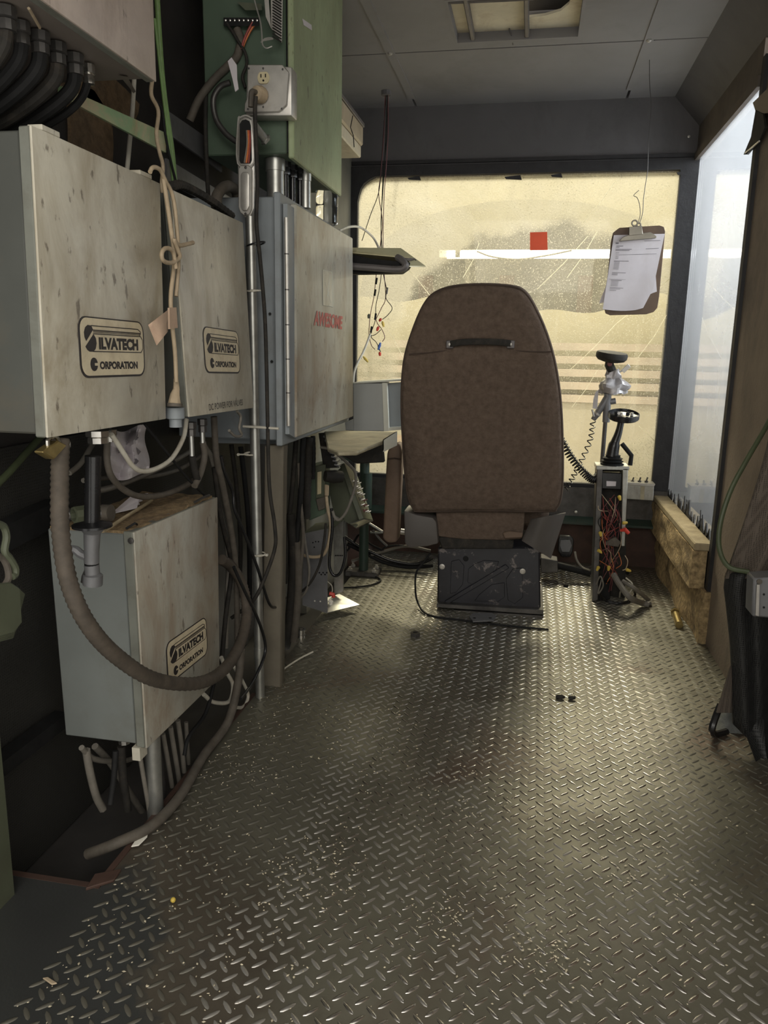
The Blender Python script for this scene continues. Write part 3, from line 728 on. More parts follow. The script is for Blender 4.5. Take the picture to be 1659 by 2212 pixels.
for px, py in ((413, 912), (437, 905)):
    p = at(px, py, x=-0.735)
    g = MB(); gland(g, p, 0.012, 0.03); g.build('cable_gland', M['steel_dark'], b2)
# ribbed flexible strip lying on the second enclosure
tp = spline([at(365, 404, x=-0.725), at(392, 400, x=-0.74), at(430, 418, x=-0.74), at(465, 440, x=-0.74), at(500, 466, x=-0.74)], 16)
tag(MB().tube(tp, 0.010, 8, rf=lambda i, m: 1.0 if i % 3 else 0.72).build('ribbed_sleeve', M['black_dusty']), 'black ribbed cable sleeve lying along the top of the second beige enclosure', 'cable sleeve')

# --- upper left enclosure, cut by the frame
X0 = -0.68
zb = 1.455
q0 = [Vector((X0, 0.86, 1.86)), Vector((X0, 1.37, 1.86)), at(338, 172, x=X0), Vector((X0, 0.86, zb))]
q0[2].z = zb; q0[1].y = q0[2].y
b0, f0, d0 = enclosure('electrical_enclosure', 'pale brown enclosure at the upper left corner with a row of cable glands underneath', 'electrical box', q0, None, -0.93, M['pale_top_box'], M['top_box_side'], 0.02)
GP0 = []
for px, py, r in ((12, 28, 0.017), (45, 60, 0.015), (85, 82, 0.018), (122, 106, 0.018), (160, 130, 0.018), (190, 152, 0.013)):
    p = at(px, py - 12, z=zb)
    g = MB(); gland(g, p, r * 0.85, 0.030, n=10); g.build('cable_gland', M['steel_dark'] if r > 0.014 else M['chrome'], b0)
    GP0.append(p + Vector((0, 0, -0.03)))
MB().tube([at(62, 18, z=zb - 0.004), at(86, 60, z=zb - 0.004)], 0.0022, 5).build('yellow_splinter', M['tan_cable'], b0)
MB().prism([at(258, 163, z=zb), at(273, 165, z=zb), at(291, 196, x=-0.80), at(287, 200, x=-0.80)], (0, 0.004, 0)).build('bracket', M['top_box_side'], b0)

# --- lower enclosure on its pipe stand
X4 = -0.72
q4 = [at(290, 1150, x=X4), at(470, 1074, x=X4), at(475, 1463, x=X4), at(318, 1617, x=X4)]
b4, f4, d4 = enclosure('electrical_enclosure', 'low grey enclosure standing on a pipe, its top covered in sawdust', 'electrical box', q4, None, -0.905, M['grey_box'], M['grey_side_shaded'], 0.024)
O, A, B = on_face(f4, 362, 1481), on_face(f4, 448, 1411), on_face(f4, 357, 1391)
maker_plate(b4, O, A - O, B - O, (1, 0, 0))
zt = f4[0].z
MB().grid(lambda u, v: (-0.90 + 0.172 * u, f4[0].y + 0.006 + (f4[1].y - f4[0].y - 0.02) * v, zt - 0.004 + 0.004 + 0.004 * math.sin(23 * u + 5 * v) * math.sin(31 * v)), 14, 28, (0, 0, -0.006)).build('sawdust_cover', M['sawdust'], b4)
MB().lathe(at(283, 1168, y=f4[0].y - 0.002), (0, -1, 0), [(0.006, 0), (0.006, 0.002), (0.003, 0.003)], 10).build('screw', M['steel_dark'], b4)
MB().tube([at(272, 1142, z=zt + 0.003), at(292, 1130, z=zt + 0.012), at(296, 1133, z=zt + 0.003)], 0.0022, 6).build('latch_wire', M['black'], b4)
MB().tube([at(420, 1085, z=zt + 0.003), at(440, 1074, z=zt + 0.008), at(452, 1070, z=zt + 0.004)], 0.003, 6).build('latch_wire', M['steel_dark'], b4)
pp = at(336, 1752, z=0.0)
yl = f4[0].y
MB().cyl((pp.x, pp.y, -0.10), (pp.x, pp.y, f4[3].z + 0.01), 0.0175).build('stand_pipe', M['galv'], b4)
g = MB(); gland(g, (-0.80, yl + 0.06, f4[3].z), 0.014, 0.025); g.build('cable_gland', M['chrome'], b4)
MB().box(-0.752, -0.735, yl + 0.005, yl + 0.035, f4[3].z - 0.028, f4[3].z).build('foot_clip', M['beige_box'], b4)
# papers, splinters and fittings lying on the lower enclosure
tag(MB().tube([at(222, 1148, z=zt + 0.012), at(268, 1118, z=zt + 0.012), at(328, 1081, z=zt + 0.012)], 0.0035, 5).build('wood_stick', M['sill_wood']), 'thin pale wooden stick lying across the sawdusty top of the low grey enclosure', 'stick')
pm = MB()
for k in range(5):
    a = at(236 + k * 4, 1112 - k * 3, z=zt + 0.006 + 0.003 * k); b = at(296 + k * 6, 1098 - k * 8, z=zt + 0.008 + 0.003 * k); c = at(300 - k * 4, 1080 - k * 2, z=zt + 0.02 + 0.003 * k)
    pm.prism([a, b, c], (0, 0, 0.0012))
tag(pm.build('torn_papers', M['paper']), 'torn folded papers on top of the low grey enclosure', 'paper')
fit = thing('pipe_fitting', 'small steel pipe elbow lying at the back of the low grey enclosure', 'pipe fitting', at(165, 1132, y=1.33))
MB().lathe(at(160, 1113, y=1.31), Vector((-0.5, -0.8, 0)), [(0.017, -0.03), (0.017, 0.0), (0.012, 0.001), (0.011, -0.02)], 8).build('nut', M['olive'], fit)
MB().cyl(at(150, 1112, y=1.33), at(235, 1108, y=1.36), 0.013).build('barrel', M['steel_dark'], fit)
MB().cyl(at(222, 1108, y=1.36), at(240, 1108, y=1.36), 0.017).build('collar', M['brown_cable'], fit)

# --- blue grey tall enclosure with hinged door
XB = -0.65
yb0, yb1 = at(614, 424, x=XB).y, at(762, 512, x=XB).y
zb0, zb1 = 0.733, 1.392
bl = thing('electrical_enclosure', 'blue-grey enclosure with long hinge and faded red AWESOME stencil', 'electrical box', (-0.8, 2.45, zb0))
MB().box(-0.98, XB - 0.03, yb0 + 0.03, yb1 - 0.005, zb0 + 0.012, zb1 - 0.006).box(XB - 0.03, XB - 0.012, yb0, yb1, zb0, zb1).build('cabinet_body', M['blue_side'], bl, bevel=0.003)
fb = [at(640, 440, x=XB + 0.008), at(762, 514, x=XB + 0.008), at(763, 900, x=XB + 0.008), at(641, 945, x=XB + 0.008)]
MB().hexa(fb, [p - Vector((0.018, 0, 0)) for p in fb]).build('door', M['grey_box'], bl, bevel=0.003)
hp = [at(618, 470, x=XB + 0.004), at(623, 920, x=XB + 0.004)]
hg = MB().cyl(hp[0], hp[1], 0.0055, n=8)
hb = MB().hexa([at(621, 440, x=XB + 0.002), at(640, 452, x=XB + 0.002), at(641, 948, x=XB + 0.002), at(625, 938, x=XB + 0.002)], [p - Vector((0.012, 0, 0)) for p in (at(621, 440, x=XB + 0.002), at(640, 452, x=XB + 0.002), at(641, 948, x=XB + 0.002), at(625, 938, x=XB + 0.002))])
hgo = hg.build('hinge_barrel', M['zinc'], bl)
for k in range(1, 6):
    p = hp[0].lerp(hp[1], k / 6)
    MB().cyl(p - Vector((0, 0, 0.0015)), p + Vector((0, 0, 0.0015)), 0.0062, n=8).build('hinge_joint', M['steel_dark'], hgo)
hb.build('hinge_leaf', M['blue_side'], bl)
O, A, B = on_face(fb, 677, 703), on_face(fb, 738, 712), on_face(fb, 679, 670)
flat_text('AWESOME', O + Vector((0.0006, 0, 0)), A - O, B - O, (1, 0, 0), 0.04, 0.0006).build('lettering', M['red_ink'], bl, recalc=False)
st = [on_face(fb, *p) + Vector((0.0008, 0, 0)) for p in ((696, 583), (716, 588), (718, 663), (697, 659))]
MB().prism(st, (0.0008, 0, 0)).build('clear_tape_patch', M['beige_box'], bl)
cr = MB()
for a, b in (((696, 583), (716, 588)), ((716, 588), (718, 663)), ((718, 663), (697, 659)), ((697, 659), (696, 583)), ((712, 592), (706, 640)), ((701, 610), (714, 655)), ((704, 648), (710, 630))):
    cr.tube([on_face(fb, *a) + Vector((0.0018, 0, 0)), on_face(fb, *b) + Vector((0.0018, 0, 0))], 0.0008, 4)
cr.build('tape_creases', M['monitor_pale'], bl)
for px, py in ((583, 678), (587, 781)):
    MB().cyl(at(px, py, y=yb0 + 0.029), at(px, py, y=yb0 + 0.024), 0.004, n=8).build('side_screw', M['black'], bl)
# grey back plate low behind the conduit
MB().hexa([at(455, 900, y=yb0 + 0.10), at(620, 900, y=yb0 + 0.10), at(620, 960, y=yb0 + 0.10), at(468, 957, y=yb0 + 0.10)], [p + Vector((0, 0.006, 0)) for p in (at(455, 900, y=yb0 + 0.10), at(620, 900, y=yb0 + 0.10), at(620, 960, y=yb0 + 0.10), at(468, 957, y=yb0 + 0.10))]).build('back_plate', M['blue_side'], bl)

# --- green machine cabinet above it
XG = -0.64
yg0, yg1 = at(636, 342, x=XG).y, at(737, 411, x=XG).y
zg0 = at(636, 342, x=XG).z
gr = thing('electrical_enclosure', 'green machine cabinet hung high above the blue-grey enclosure', 'electrical box', (-0.76, 2.3, zg0))
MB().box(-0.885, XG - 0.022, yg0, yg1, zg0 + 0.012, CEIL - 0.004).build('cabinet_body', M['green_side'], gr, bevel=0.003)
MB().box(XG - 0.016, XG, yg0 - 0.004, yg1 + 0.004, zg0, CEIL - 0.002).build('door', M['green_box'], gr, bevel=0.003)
MB().box(XG - 0.022, XG - 0.016, yg0 + 0.006, yg1 - 0.006, zg0 + 0.016, CEIL - 0.006).build('door_seal', M['black'], gr)
MB().prism([(XG + 0.0008, at(652, 40, x=XG).y, at(652, 40, x=XG).z), tuple(at(672, 54, x=XG) + Vector((0.0008, 0, 0))), tuple(at(673, 66, x=XG) + Vector((0.0008, 0, 0))), tuple(at(655, 54, x=XG) + Vector((0.0008, 0, 0)))], (0.0006, 0, 0)).build('white_sticker', M['paper'], gr)
YS = yg0 - 0.001
def sd(px, py, d=0.0): return at(px, py, y=YS - d)
# receptacle box on the near side of the green cabinet
rb = MB().hexa([sd(533, 143, .05), sd(630, 143, .05), sd(630, 250, .05), sd(530, 250, .05)], [Vector((p.x, YS, p.z)) for p in (sd(533, 143, .05), sd(630, 143, .05), sd(630, 250, .05), sd(530, 250, .05))]).build('receptacle_box', M['zinc'], gr, bevel=0.005, seg=2)
cv = MB().prism([sd(*p, .052) for p in ((536, 141), (612, 141), (626, 158), (621, 228), (604, 243), (529, 244), (530, 226), (536, 210))], (0, -0.006, 0)).build('cover_plate', M['zinc'], rb, bevel=0.002)
def recept(c):
    c = Vector(c)
    m = MB().prism([c + Vector((0.0155 * math.cos(math.radians(a)) , 0, max(-0.0135, min(0.0135, 0.0165 * math.sin(math.radians(a)))))) for a in range(0, 360, 15)], (0, -0.004, 0))
    return m
c1 = sd(570, 169, .058)
recept(c1).build('outlet_face', M['ivory'], rb)
sl = MB()
for dx in (-0.0062, 0.0058):
    sl.box(c1.x + dx - 0.0014, c1.x + dx + 0.0014, c1.y - 0.0046, c1.y - 0.0038, c1.z + 0.0005, c1.z + 0.0085)
sl.lathe(c1 + Vector((0, -0.0038, -0.0065)), (0, -1, 0), [(0.0026, 0), (0.0026, 0.0008)], 10)
sl.build('outlet_slots', M['black'], rb)
for px, py in ((538, 148), (569, 148), (611, 150), (536, 236), (569, 231), (609, 235)):
    MB().lathe(sd(px, py, .058), (0, -1, 0), [(0.0025, 0), (0.0025, 0.0015), (0.001, 0.002)], 8).build('screw', M['steel_dark'], rb)
# terminal strip and finned heat sink
ts = MB().hexa([sd(483, 38, .02), sd(560, 38, .02), sd(560, 56, .02), sd(483, 56, .02)], [Vector((p.x, YS, p.z)) for p in (sd(483, 38), sd(560, 38), sd(560, 56), sd(483, 56))]).build('terminal_strip', M['black'], gr)
for k in range(8):
    MB().lathe(sd(487 + k * 9.7, 44, .0205), (0, -1, 0), [(0.0036, 0), (0.0036, 0.002), (0.002, 0.003)], 8).build('terminal_screw', M['chrome'], ts)
MB().hexa([sd(512, 4, .03), sd(565, 8, .03), sd(566, 22, .03), sd(530, 22, .03)], [sd(512, 4, .01), sd(565, 8, .01), sd(566, 22, .01), sd(530, 22, .01)]).build('relay_block', M['olive'], gr)
hs = MB().hexa([sd(566, -60, .07), sd(576, -60, .07), sd(585, 60, .07), sd(574, 36, .07)], [sd(566, -60, .002), sd(576, -60, .002), sd(585, 60, .002), sd(574, 36, .002)]).hexa([sd(585, -60, .05), sd(612, -60, .05), sd(609, 92, .05), sd(585, 60, .05)], [sd(585, -60, .002), sd(612, -60, .002), sd(609, 92, .002), sd(585, 60, .002)]).build('heat_sink', M['zinc'], gr)
for k in range(16):
    y = -20 + k * 6.3
    a, b = sd(589, y + 4, .0515), sd(608, y + 16, .0515)
    MB().tube([a, b], 0.0018, 4).build('fin', M['steel_dark'], hs)
MB().cyl(sd(602, 252, 0.0) + Vector((-0.012, 0.0, 0)), sd(602, 252, 0.0) + Vector((-0.012, 0.0, 0)) + Vector((0, -0.001, 0)), 0.003).build('knockout', M['black'], gr)
# steel nipples joining green and blue cabinets
for px, w, y0 in ((595, 0.0235, yg0 + 0.05), (660, 0.015, yg0 + 0.18)):
    c = at(px, 380, y=y0)
    tag(MB().cyl((c.x, c.y, zb1), (c.x, c.y, zg0 + 0.012), w, n=18).lathe((c.x, c.y, zg0 - 0.02), (0, 0, 1), [(w * 1.12, 0), (w * 1.12, 0.03)], 18).build('pipe_nipple', M['galv']), 'fat galvanised pipe joining green cabinet to the blue-grey enclosure' if px == 595 else 'thinner galvanised pipe behind, joining green cabinet to the blue-grey enclosure', 'pipe')
for k, (px, py) in enumerate(((617, 372), (632, 385), (648, 395))):
    c = at(px, py, y=yg0 + 0.09 + 0.04 * k)
    g = MB(); gland(g, (c.x, c.y, zg0 + 0.012), 0.015, 0.032); g.cyl((c.x, c.y, zg0 - 0.02), (c.x, c.y, zb1), 0.008)
    g.build('cable_gland', M['black_gloss'], gr)
# plug in the receptacle and its cord
pg = thing('power_plug', 'round beige plug in the lower socket of the metal receptacle box', 'plug', sd(562, 215, .06))
pc = sd(565, 206, .06)
MB().lathe(pc, (-0.25, -1, -0.05), [(0.020, 0), (0.021, 0.010), (0.019, 0.018), (0.017, 0.024), (0.008, 0.026)], 14).build('plug_body', M['tan_cable'], pg)
MB().tube(spline([pc + Vector((-0.006, -0.024, 0)), pc + Vector((-0.010, -0.045, -0.006)), pc + Vector((-0.012, -0.047, -0.04))]), 0.0065, 8).build('cord_collar', M['brown_cable'], pg)

# --- green vertical strap and horizontal bars behind the boxes
tag(MB().hexa([at(133, 186, x=-0.80), at(358, 287, x=-0.80), at(359, 330, x=-0.80), at(131, 207, x=-0.80)], [p + Vector((-0.006, 0, 0)) for p in (at(133, 186, x=-0.80), at(358, 287, x=-0.80), at(359, 330, x=-0.80), at(131, 207, x=-0.80))]).build('mounting_bar', M['green_bar']), 'green flat mounting bar, paint worn to tan, behind the large beige enclosure', 'bar')
ms = [at(358, 236, x=-0.92), at(480, 320, x=-0.92), at(480, 372, x=-0.92), at(358, 285, x=-0.92)]
tag(MB().hexa(ms, [p + Vector((-0.006, 0, 0)) for p in ms]).build('mounting_bar', M['grey_tin']), 'dull grey flat mounting bar below the green machine cabinet', 'bar')
ms = [at(360, 342, x=-0.93), at(520, 440, x=-0.93), at(520, 480, x=-0.93), at(360, 390, x=-0.93)]
tag(MB().hexa(ms, [p + Vector((-0.006, 0, 0)) for p in ms]).build('mounting_bar', M['grey_tin']), 'lower grey mounting bar just above the second beige enclosure', 'bar')
tag(MB().box(-0.945, -0.885, 1.06, 1.10, -0.10, 0.50).build('corner_post', M['olive']), 'dark green post at the left edge near the floor', 'post')
for (p, q, w), lb in ((((0, 1172), (132, 1105), 0.05), 'black horizontal rail crossing the mesh wall beside the low grey enclosure'), (((0, 1668), (150, 1552), 0.03), 'lower black rail crossing the mesh wall near the floor')):
    a, b = at(*p, x=-0.95), at(*q, x=-0.95)
    tag(MB().hexa([a + Vector((0, 0, w / 2)), b + Vector((0, 0, w / 2)), b - Vector((0, 0, w / 2)), a - Vector((0, 0, w / 2))], [p2 + Vector((-0.035, 0, 0)) for p2 in (a + Vector((0, 0, w / 2)), b + Vector((0, 0, w / 2)), b - Vector((0, 0, w / 2)), a - Vector((0, 0, w / 2)))]).build('rail', M['black']), lb, 'rail')

# --- conduit pole with its fitting
cp = at(562, 1505, z=0.0)
CX, CY = cp.x, cp.y
cn = thing('conduit_pole', 'tall galvanised conduit rising from the floor to an open conduit fitting', 'conduit', (CX, CY, 0))
ct = at(541, 468, y=CY)
MB().tube([Vector((CX, CY, 0)), Vector((CX, CY, 0)).lerp(ct, 0.5), ct], 0.0135, 14).build('pipe', M['galv'], cn)
for t in (0.10,):
    c = Vector((CX, CY, 0)).lerp(ct, t); MB().lathe(c, (0, 0, 1), [(0.0145, -0.02), (0.0155, 0), (0.0145, 0.02)], 14).build('coupling', M['galv'], cn)
def cb(px, py, d=0.0): return at(px, py, y=CY - 0.012 - d)
lbx = MB()
oval = [cb(*p) for p in ((515, 262), (520, 254), (531, 250), (542, 255), (546, 264), (549, 350), (548, 450), (541, 466), (529, 470), (520, 460), (515, 440), (513, 355))]
fit_ = MB().prism(oval, (0, 0.03, 0)).build('fitting_body', M['zinc'], cn, bevel=0.003, seg=2)
MB().prism([cb(*p, .0008) for p in ((518, 268), (523, 260), (531, 258), (539, 262), (542, 272), (544, 346), (541, 353), (520, 353), (517, 346))], (0, -0.0006, 0)).build('open_cavity', M['black'], fit_)
rim = [cb(*p, .003) for p in ((515, 262), (520, 254), (531, 250), (542, 255), (546, 264), (549, 352), (514, 353))]
MB().tube(spline(rim, 4, True), 0.003, 6, True).build('cavity_rim', M['zinc'], fit_)
for k, (x0, x1) in enumerate(((536, 532), (539, 537), (533, 528))):
    MB().tube(spline([cb(x0, 282, .003), cb(x0 + 1, 310, .008), cb(x1, 352, .004)]), 0.0024, 6).build('red_lead' if k < 2 else 'grey_lead', M['red_wire'] if k == 1 else (M['orange_wire'] if k == 0 else M['grey_cable']), fit_)
MB().prism([cb(*p, .002) for p in ((516, 366), (521, 358), (540, 358), (546, 366), (546, 452), (540, 464), (529, 467), (520, 460), (516, 448))], (0, -0.005, 0)).build('fitting_cover', M['zinc'], cn, bevel=0.002)
MB().prism([cb(*p, .007) for p in ((521, 378), (525, 372), (536, 372), (540, 378), (540, 446), (535, 456), (525, 456), (521, 446))], (0, -0.006, 0)).build('cover_boss', M['zinc'], cn, bevel=0.004, seg=2)
for p in ((531, 362), (531, 462)):
    MB().lathe(cb(*p, .007), (0, -1, 0), [(0.0035, 0), (0.0035, 0.002), (0.002, 0.003)], 8).build('screw', M['steel_dark'], cn)
MB().cyl(cb(546, 268, -.012), cb(572, 300, -.05), 0.011).lathe(cb(572, 300, -.05), cb(576, 303, -.05) - cb(560, 285, -.03), [(0.015, 0), (0.015, 0.006)], 6).build('side_nipple', M['galv'], cn)
# cable ties round the conduit
for px, py, k in ((545, 628, 0), (541, 980, 1), (560, 1197, 2)):
    c = at(px, py, y=CY); r = 0.0165
    t = MB().tube([c + Vector((r * math.cos(a), r * math.sin(a), 0.002 * math.sin(a))) for a in [2 * math.pi * i / 14 for i in range(14)]], 0.0022, 5, True)
    e = c + Vector(((0.03, -0.008, 0.0), (-0.03, -0.012, -0.002), (0.026, -0.01, 0.002))[k])
    t.tube([c + Vector((0, -r, 0)), e], 0.0022, 5).lathe(e, (0, -1, 0), [(0.004, -0.003), (0.004, 0.003)], 6)
    tag(t.build('cable_tie', M['white_cable']), ('white cable tie high on the conduit beside the second beige enclosure', 'white cable tie on the conduit below the beige enclosures', 'lowest white cable tie on the conduit, at knee height')[k], 'cable tie')
c = at(541, 990, y=CY)
tag(MB().tube(spline([at(525, 921, y=CY - 0.03), at(560, 923, y=CY - 0.03), at(602, 926, y=CY - 0.03)]), 0.0035, 6).build('cable_tie', M['white_cable']), 'long pale tie end sticking out across the conduit under the beige enclosure', 'cable tie')
c = at(545, 528, y=CY); r = 0.0165
tag(MB().tube([c + Vector((0.009 + (r + 0.008) * math.cos(a), r * math.sin(a), 0.006 * math.cos(a))) for a in [2 * math.pi * i / 16 for i in range(16)]], 0.0024, 5, True).build('cable_tie', M['black_gloss']), 'black cable tie strapping the power cord to the upper conduit', 'cable tie')
# dusty square post behind the conduit
tag(MB().hexa([at(571, 962, y=2.06), at(612, 962, y=2.06), at(606, 1488, y=2.06), at(566, 1510, y=2.06)], [p + Vector((0, 0.04, 0)) for p in (at(571, 962, y=2.06), at(612, 962, y=2.06), at(606, 1488, y=2.06), at(566, 1510, y=2.06))]).build('square_post', mat('dusty_tube_post', (0.16, 0.14, 0.105), 0.7, 0.1, 0.2, 8, (0.07, 0.06, 0.05), 0.7, 6, stretch=(1, 1, 0.3)), bevel=0.003), 'dusty grey-brown square steel post directly behind the conduit', 'post')
# ------------------------------------------------------------------ driver's seat
YB = 2.80
seat = thing('driver_seat', "high-backed brown velour driver's seat on a black pedestal, seen from behind", 'seat', (-0.12, 3.02, 0.0))
cen = at(1040, 880, y=YB)
outl = [(887, 1108), (873, 1070), (866, 985), (862, 870), (868, 780), (886, 715), (912, 655), (938, 628), (980, 614), (1040, 610), (1100, 613), (1132, 623), (1156, 655), (1184, 718), (1204, 790), (1216, 880), (1220, 1000), (1217, 1075), (1206, 1106), (1185, 1114), (1040, 1112), (905, 1114)]
op = [at(*p, y=YB) for p in outl]
ring = spline(op, 4, True)
n = len(ring)
def back_lean(p): return Vector((p.x, p.y - 0.05 * max(0.0, (p.z - 0.4) / 0.85) + 0.02, p.z))
layers = [(0.0, None)]
m = MB(); vs = []; fs = []
prof = [(0.10, 0.90), (0.135, 0.955), (0.13, 0.985), (0.09, 1.0), (0.05, 1.0), (0.022, 0.988), (0.006, 0.965), (-0.003, 0.93), (-0.012, 0.75), (-0.016, 0.5), (-0.018, 0.25)]
for dy, s in prof:
    for k, p in enumerate(ring):
        d = p - cen
        q = cen + Vector((d.x * s if s > 0.93 else d.x * s, 0, d.z * s))
        lump = 0.003 * math.sin(9 * q.x + 3) * math.sin(11 * q.z) if s < 0.94 else 0
        q = back_lean(Vector((q.x, YB + dy + lump, q.z)))
        vs.append(q)
L = len(prof)
for i in range(L - 1):
    for k in range(n):
        fs.append((i * n + k, i * n + (k + 1) % n, (i + 1) * n + (k + 1) % n, (i + 1) * n + k))
vs.append(back_lean(Vector((cen.x, YB - 0.018, cen.z)))); c0 = len(vs) - 1
for k in range(n): fs.append(((L - 1) * n + k, (L - 1) * n + (k + 1) % n, c0))
vs.append(back_lean(Vector((cen.x, YB + 0.10, cen.z)))); c1_ = len(vs) - 1
for k in range(n): fs.append(((k + 1) % n, k, c1_))
m.add(vs, fs)
backrest = m.build('backrest', M['seat_cloth'], seat, ang=60)
# piping round the back panel and the stitched seams
pip = [back_lean(Vector((cen.x + (p.x - cen.x) * 0.976, YB + 0.011, cen.z + (p.z - cen.z) * 0.976))) for p in ring]
MB().tube(pip, 0.0035, 6, True).build('piping', M['seat_edge'], backrest)
def skin(px, py, d=0.0):
    p = at(px, py, y=YB); s = max(abs(p.x - cen.x) / 0.30, abs(p.z - cen.z) / 0.42)
    p = back_lean(Vector((p.x, YB - 0.0165 + 0.012 * min(1, s) ** 2 - d, p.z)))
    a = p - EYE
    return at(px, py, y=p.y)
for pts in ([(884, 766), (930, 762), (966, 757)], [(1108, 757), (1150, 760), (1192, 760)]):
    MB().tube(spline([skin(*p) for p in pts]), 0.0028, 5).build('seam', M['seat_edge'], backrest)
for x in (990, 1076):
    MB().tube(spline([skin(x, 790, -0.0015), skin(x + 1, 900, -0.0015), skin(x, 1010, -0.0015)]), 0.0022, 5).build('seam', M['seat_cloth'], backrest)
# grab handle with end caps
h = MB(); hp_ = spline([skin(972, 743, .012), skin(1000, 739, .022), skin(1038, 738, .026), skin(1076, 739, .022), skin(1104, 742, .012)], 5)
vs = []; fs = []
for i, p in enumerate(hp_):
    for dz, dyy in ((0.011, 0), (0.011, -0.008), (-0.011, -0.008), (-0.011, 0)): vs.append(p + Vector((0, dyy, dz)))
for i in range(len(hp_) - 1):
    for k in range(4): fs.append((i * 4 + k, i * 4 + (k + 1) % 4, i * 4 + 4 + (k + 1) % 4, i * 4 + 4 + k))
fs += [(0, 1, 2, 3), tuple(4 * (len(hp_) - 1) + k for k in (3, 2, 1, 0))]
h.add(vs, fs)
hd = h.build('grab_handle', M['black_dusty'], seat, bevel=0.003, seg=2)
for px in (972, 1103):
    c = skin(px, 744, .006)
    MB().obox(c, (0.013, 0, 0), (0, 0.010, 0), (0, 0, 0.014)).build('end_cap', M['lamp_grey'], hd, bevel=0.003)
    MB().lathe(c + Vector((0, -0.011, 0)), (0, -1, 0), [(0.0055, 0), (0.0055, 0.002), (0.003, 0.003)], 10).build('screw', M['zinc'], hd)
# lower back fabric and cushion
MB().prism([at(*p, y=2.86) for p in ((940, 1100), (1135, 1100), (1133, 1130), (1128, 1165), (1085, 1168), (1000, 1166), (945, 1160))], (0, 0.10, 0)).build('back_skirt', M['seat_cloth'], seat, bevel=0.01, seg=2)
MB().box(-0.37, 0.10, 2.96, 3.42, 0.33, 0.47).build('seat_cushion', M['seat_cloth'], seat, bevel=0.04, seg=3)
MB().prism([at(*p, y=2.855) for p in ((1086, 1150), (1100, 1146), (1130, 1150), (1128, 1160), (1090, 1162))], (0, -0.012, 0)).build('torn_flap', M['arm_cloth'], seat, bevel=0.003)
MB().prism([at(*p, y=2.87) for p in ((945, 1160), (985, 1158), (1040, 1164), (1090, 1160), (1110, 1168), (1108, 1186), (955, 1186))], (0, 0.02, 0)).build('crumpled_bellows', M['black_dusty'], seat, bevel=0.004)
# plastic side skirts
MB().prism([at(*p, y=2.83) for p in ((872, 1102), (900, 1112), (935, 1118), (943, 1128), (947, 1175), (920, 1181), (885, 1184), (874, 1176))], (0, 0.12, 0)).build('side_skirt', M['seat_skirt'], seat, bevel=0.008, seg=2)
def rskirt(u, v):
    px = (1147 + 75 * u) * (1 - v) + (1127 + 63 * u) * v; py = (1122 - 14 * u) * (1 - v) + (1168 + 39 * u) * v
    p = at(px, py, y=2.83 - 0.06 * math.sin(math.pi * min(1, u * 1.1)) * (1 - 0.35 * v) + 0.05 * u)
    return p
MB().grid(rskirt, 14, 8, (0, 0.008, 0)).build('torn_side_skirt', M['seat_skirt'], seat, ang=60)
# left armrest folded down
ap = [at(*p, y=2.92) for p in ((845, 962), (836, 975), (834, 1000), (826, 1165), (838, 1174), (858, 1172), (866, 1010), (868, 975), (862, 956))]
arm = MB().prism(ap, (0, 0.075, 0)).build('armrest', M['arm_cloth'], seat, bevel=0.012, seg=3)
MB().tube([at(838, 992, y=2.917), at(852, 990, y=2.915), at(866, 993, y=2.917)], 0.003, 5).build('arm_seam', M['seat_edge'], arm)
MB().cyl(at(866, 1148, y=2.95), at(880, 1150, y=2.95), 0.012).build('arm_pivot', M['zinc'], seat)
# pedestal
BZ = 0.265
yb_ = 2.905
def bp(px, py, d=0.0): return at(px, py, y=yb_ - d)
ped = MB().hexa([bp(946, 1182), bp(1166, 1182), bp(1168, 1318), bp(944, 1304)], [p + Vector((0, 0.30, 0)) for p in (bp(946, 1182), bp(1166, 1182), bp(1168, 1318), bp(944, 1304))]).build('pedestal', M['base_black'], seat, bevel=0.006)
for i, pts in enumerate((((975, 1212), (992, 1208), (1003, 1222), (1000, 1262), (985, 1280), (972, 1282)), ((1025, 1218), (1045, 1210), (1078, 1212), (1068, 1240), (1030, 1264), (1010, 1258), (1012, 1228)), ((1035, 1284), (1062, 1262), (1090, 1258), (1090, 1290), (1075, 1300), (1025, 1298)), ((1093, 1250), (1108, 1228), (1128, 1226), (1130, 1290), (1112, 1304), (1097, 1296)))):
    MB().prism([bp(*p) for p in pts], (0, -0.003, 0)).build('pressed_panel', M['base_black'], ped, bevel=0.0015)
MB().prism([bp(*p) for p in ((960, 1298), (968, 1304), (1100, 1226), (1092, 1218))], (0, -0.008, 0)).build('diagonal_brace', M['base_black'], ped, bevel=0.002)
for px, py in ((955, 1224), (1129, 1234)):
    MB().lathe(bp(px, py, .001), (0, -1, 0), [(0.011, 0), (0.011, 0.002), (0.006, 0.003), (0.006, 0.006)], 12).build('bolt', M['zinc'], ped)
MB().lathe(bp(1006, 1207, .0005), (0, -1, 0), [(0.011, 0), (0.010, 0.0008)], 12).build('bolt_hole', M['black'], ped)
for (a, b, c, d) in (((943, 1304), (1174, 1318), (1174, 1328), (943, 1312)), ((980, 1318), (1174, 1330), (1174, 1343), (980, 1326))):
    qd = [at(*p, y=2.875) for p in (a, b, c, d)]
    MB().hexa(qd, [p + Vector((0, 0.33, 0)) for p in qd]).build('slide_rail', M['steel_dark'], seat, bevel=0.001)
tb = [at(*p, z=0.012) for p in ((1014, 1334), (1022, 1326), (1062, 1326), (1072, 1332), (1066, 1342), (1022, 1344))]
ltab = MB().prism(tb, (0, 0, 0.004)).build('latch_tab', M['grey_tin'], seat)
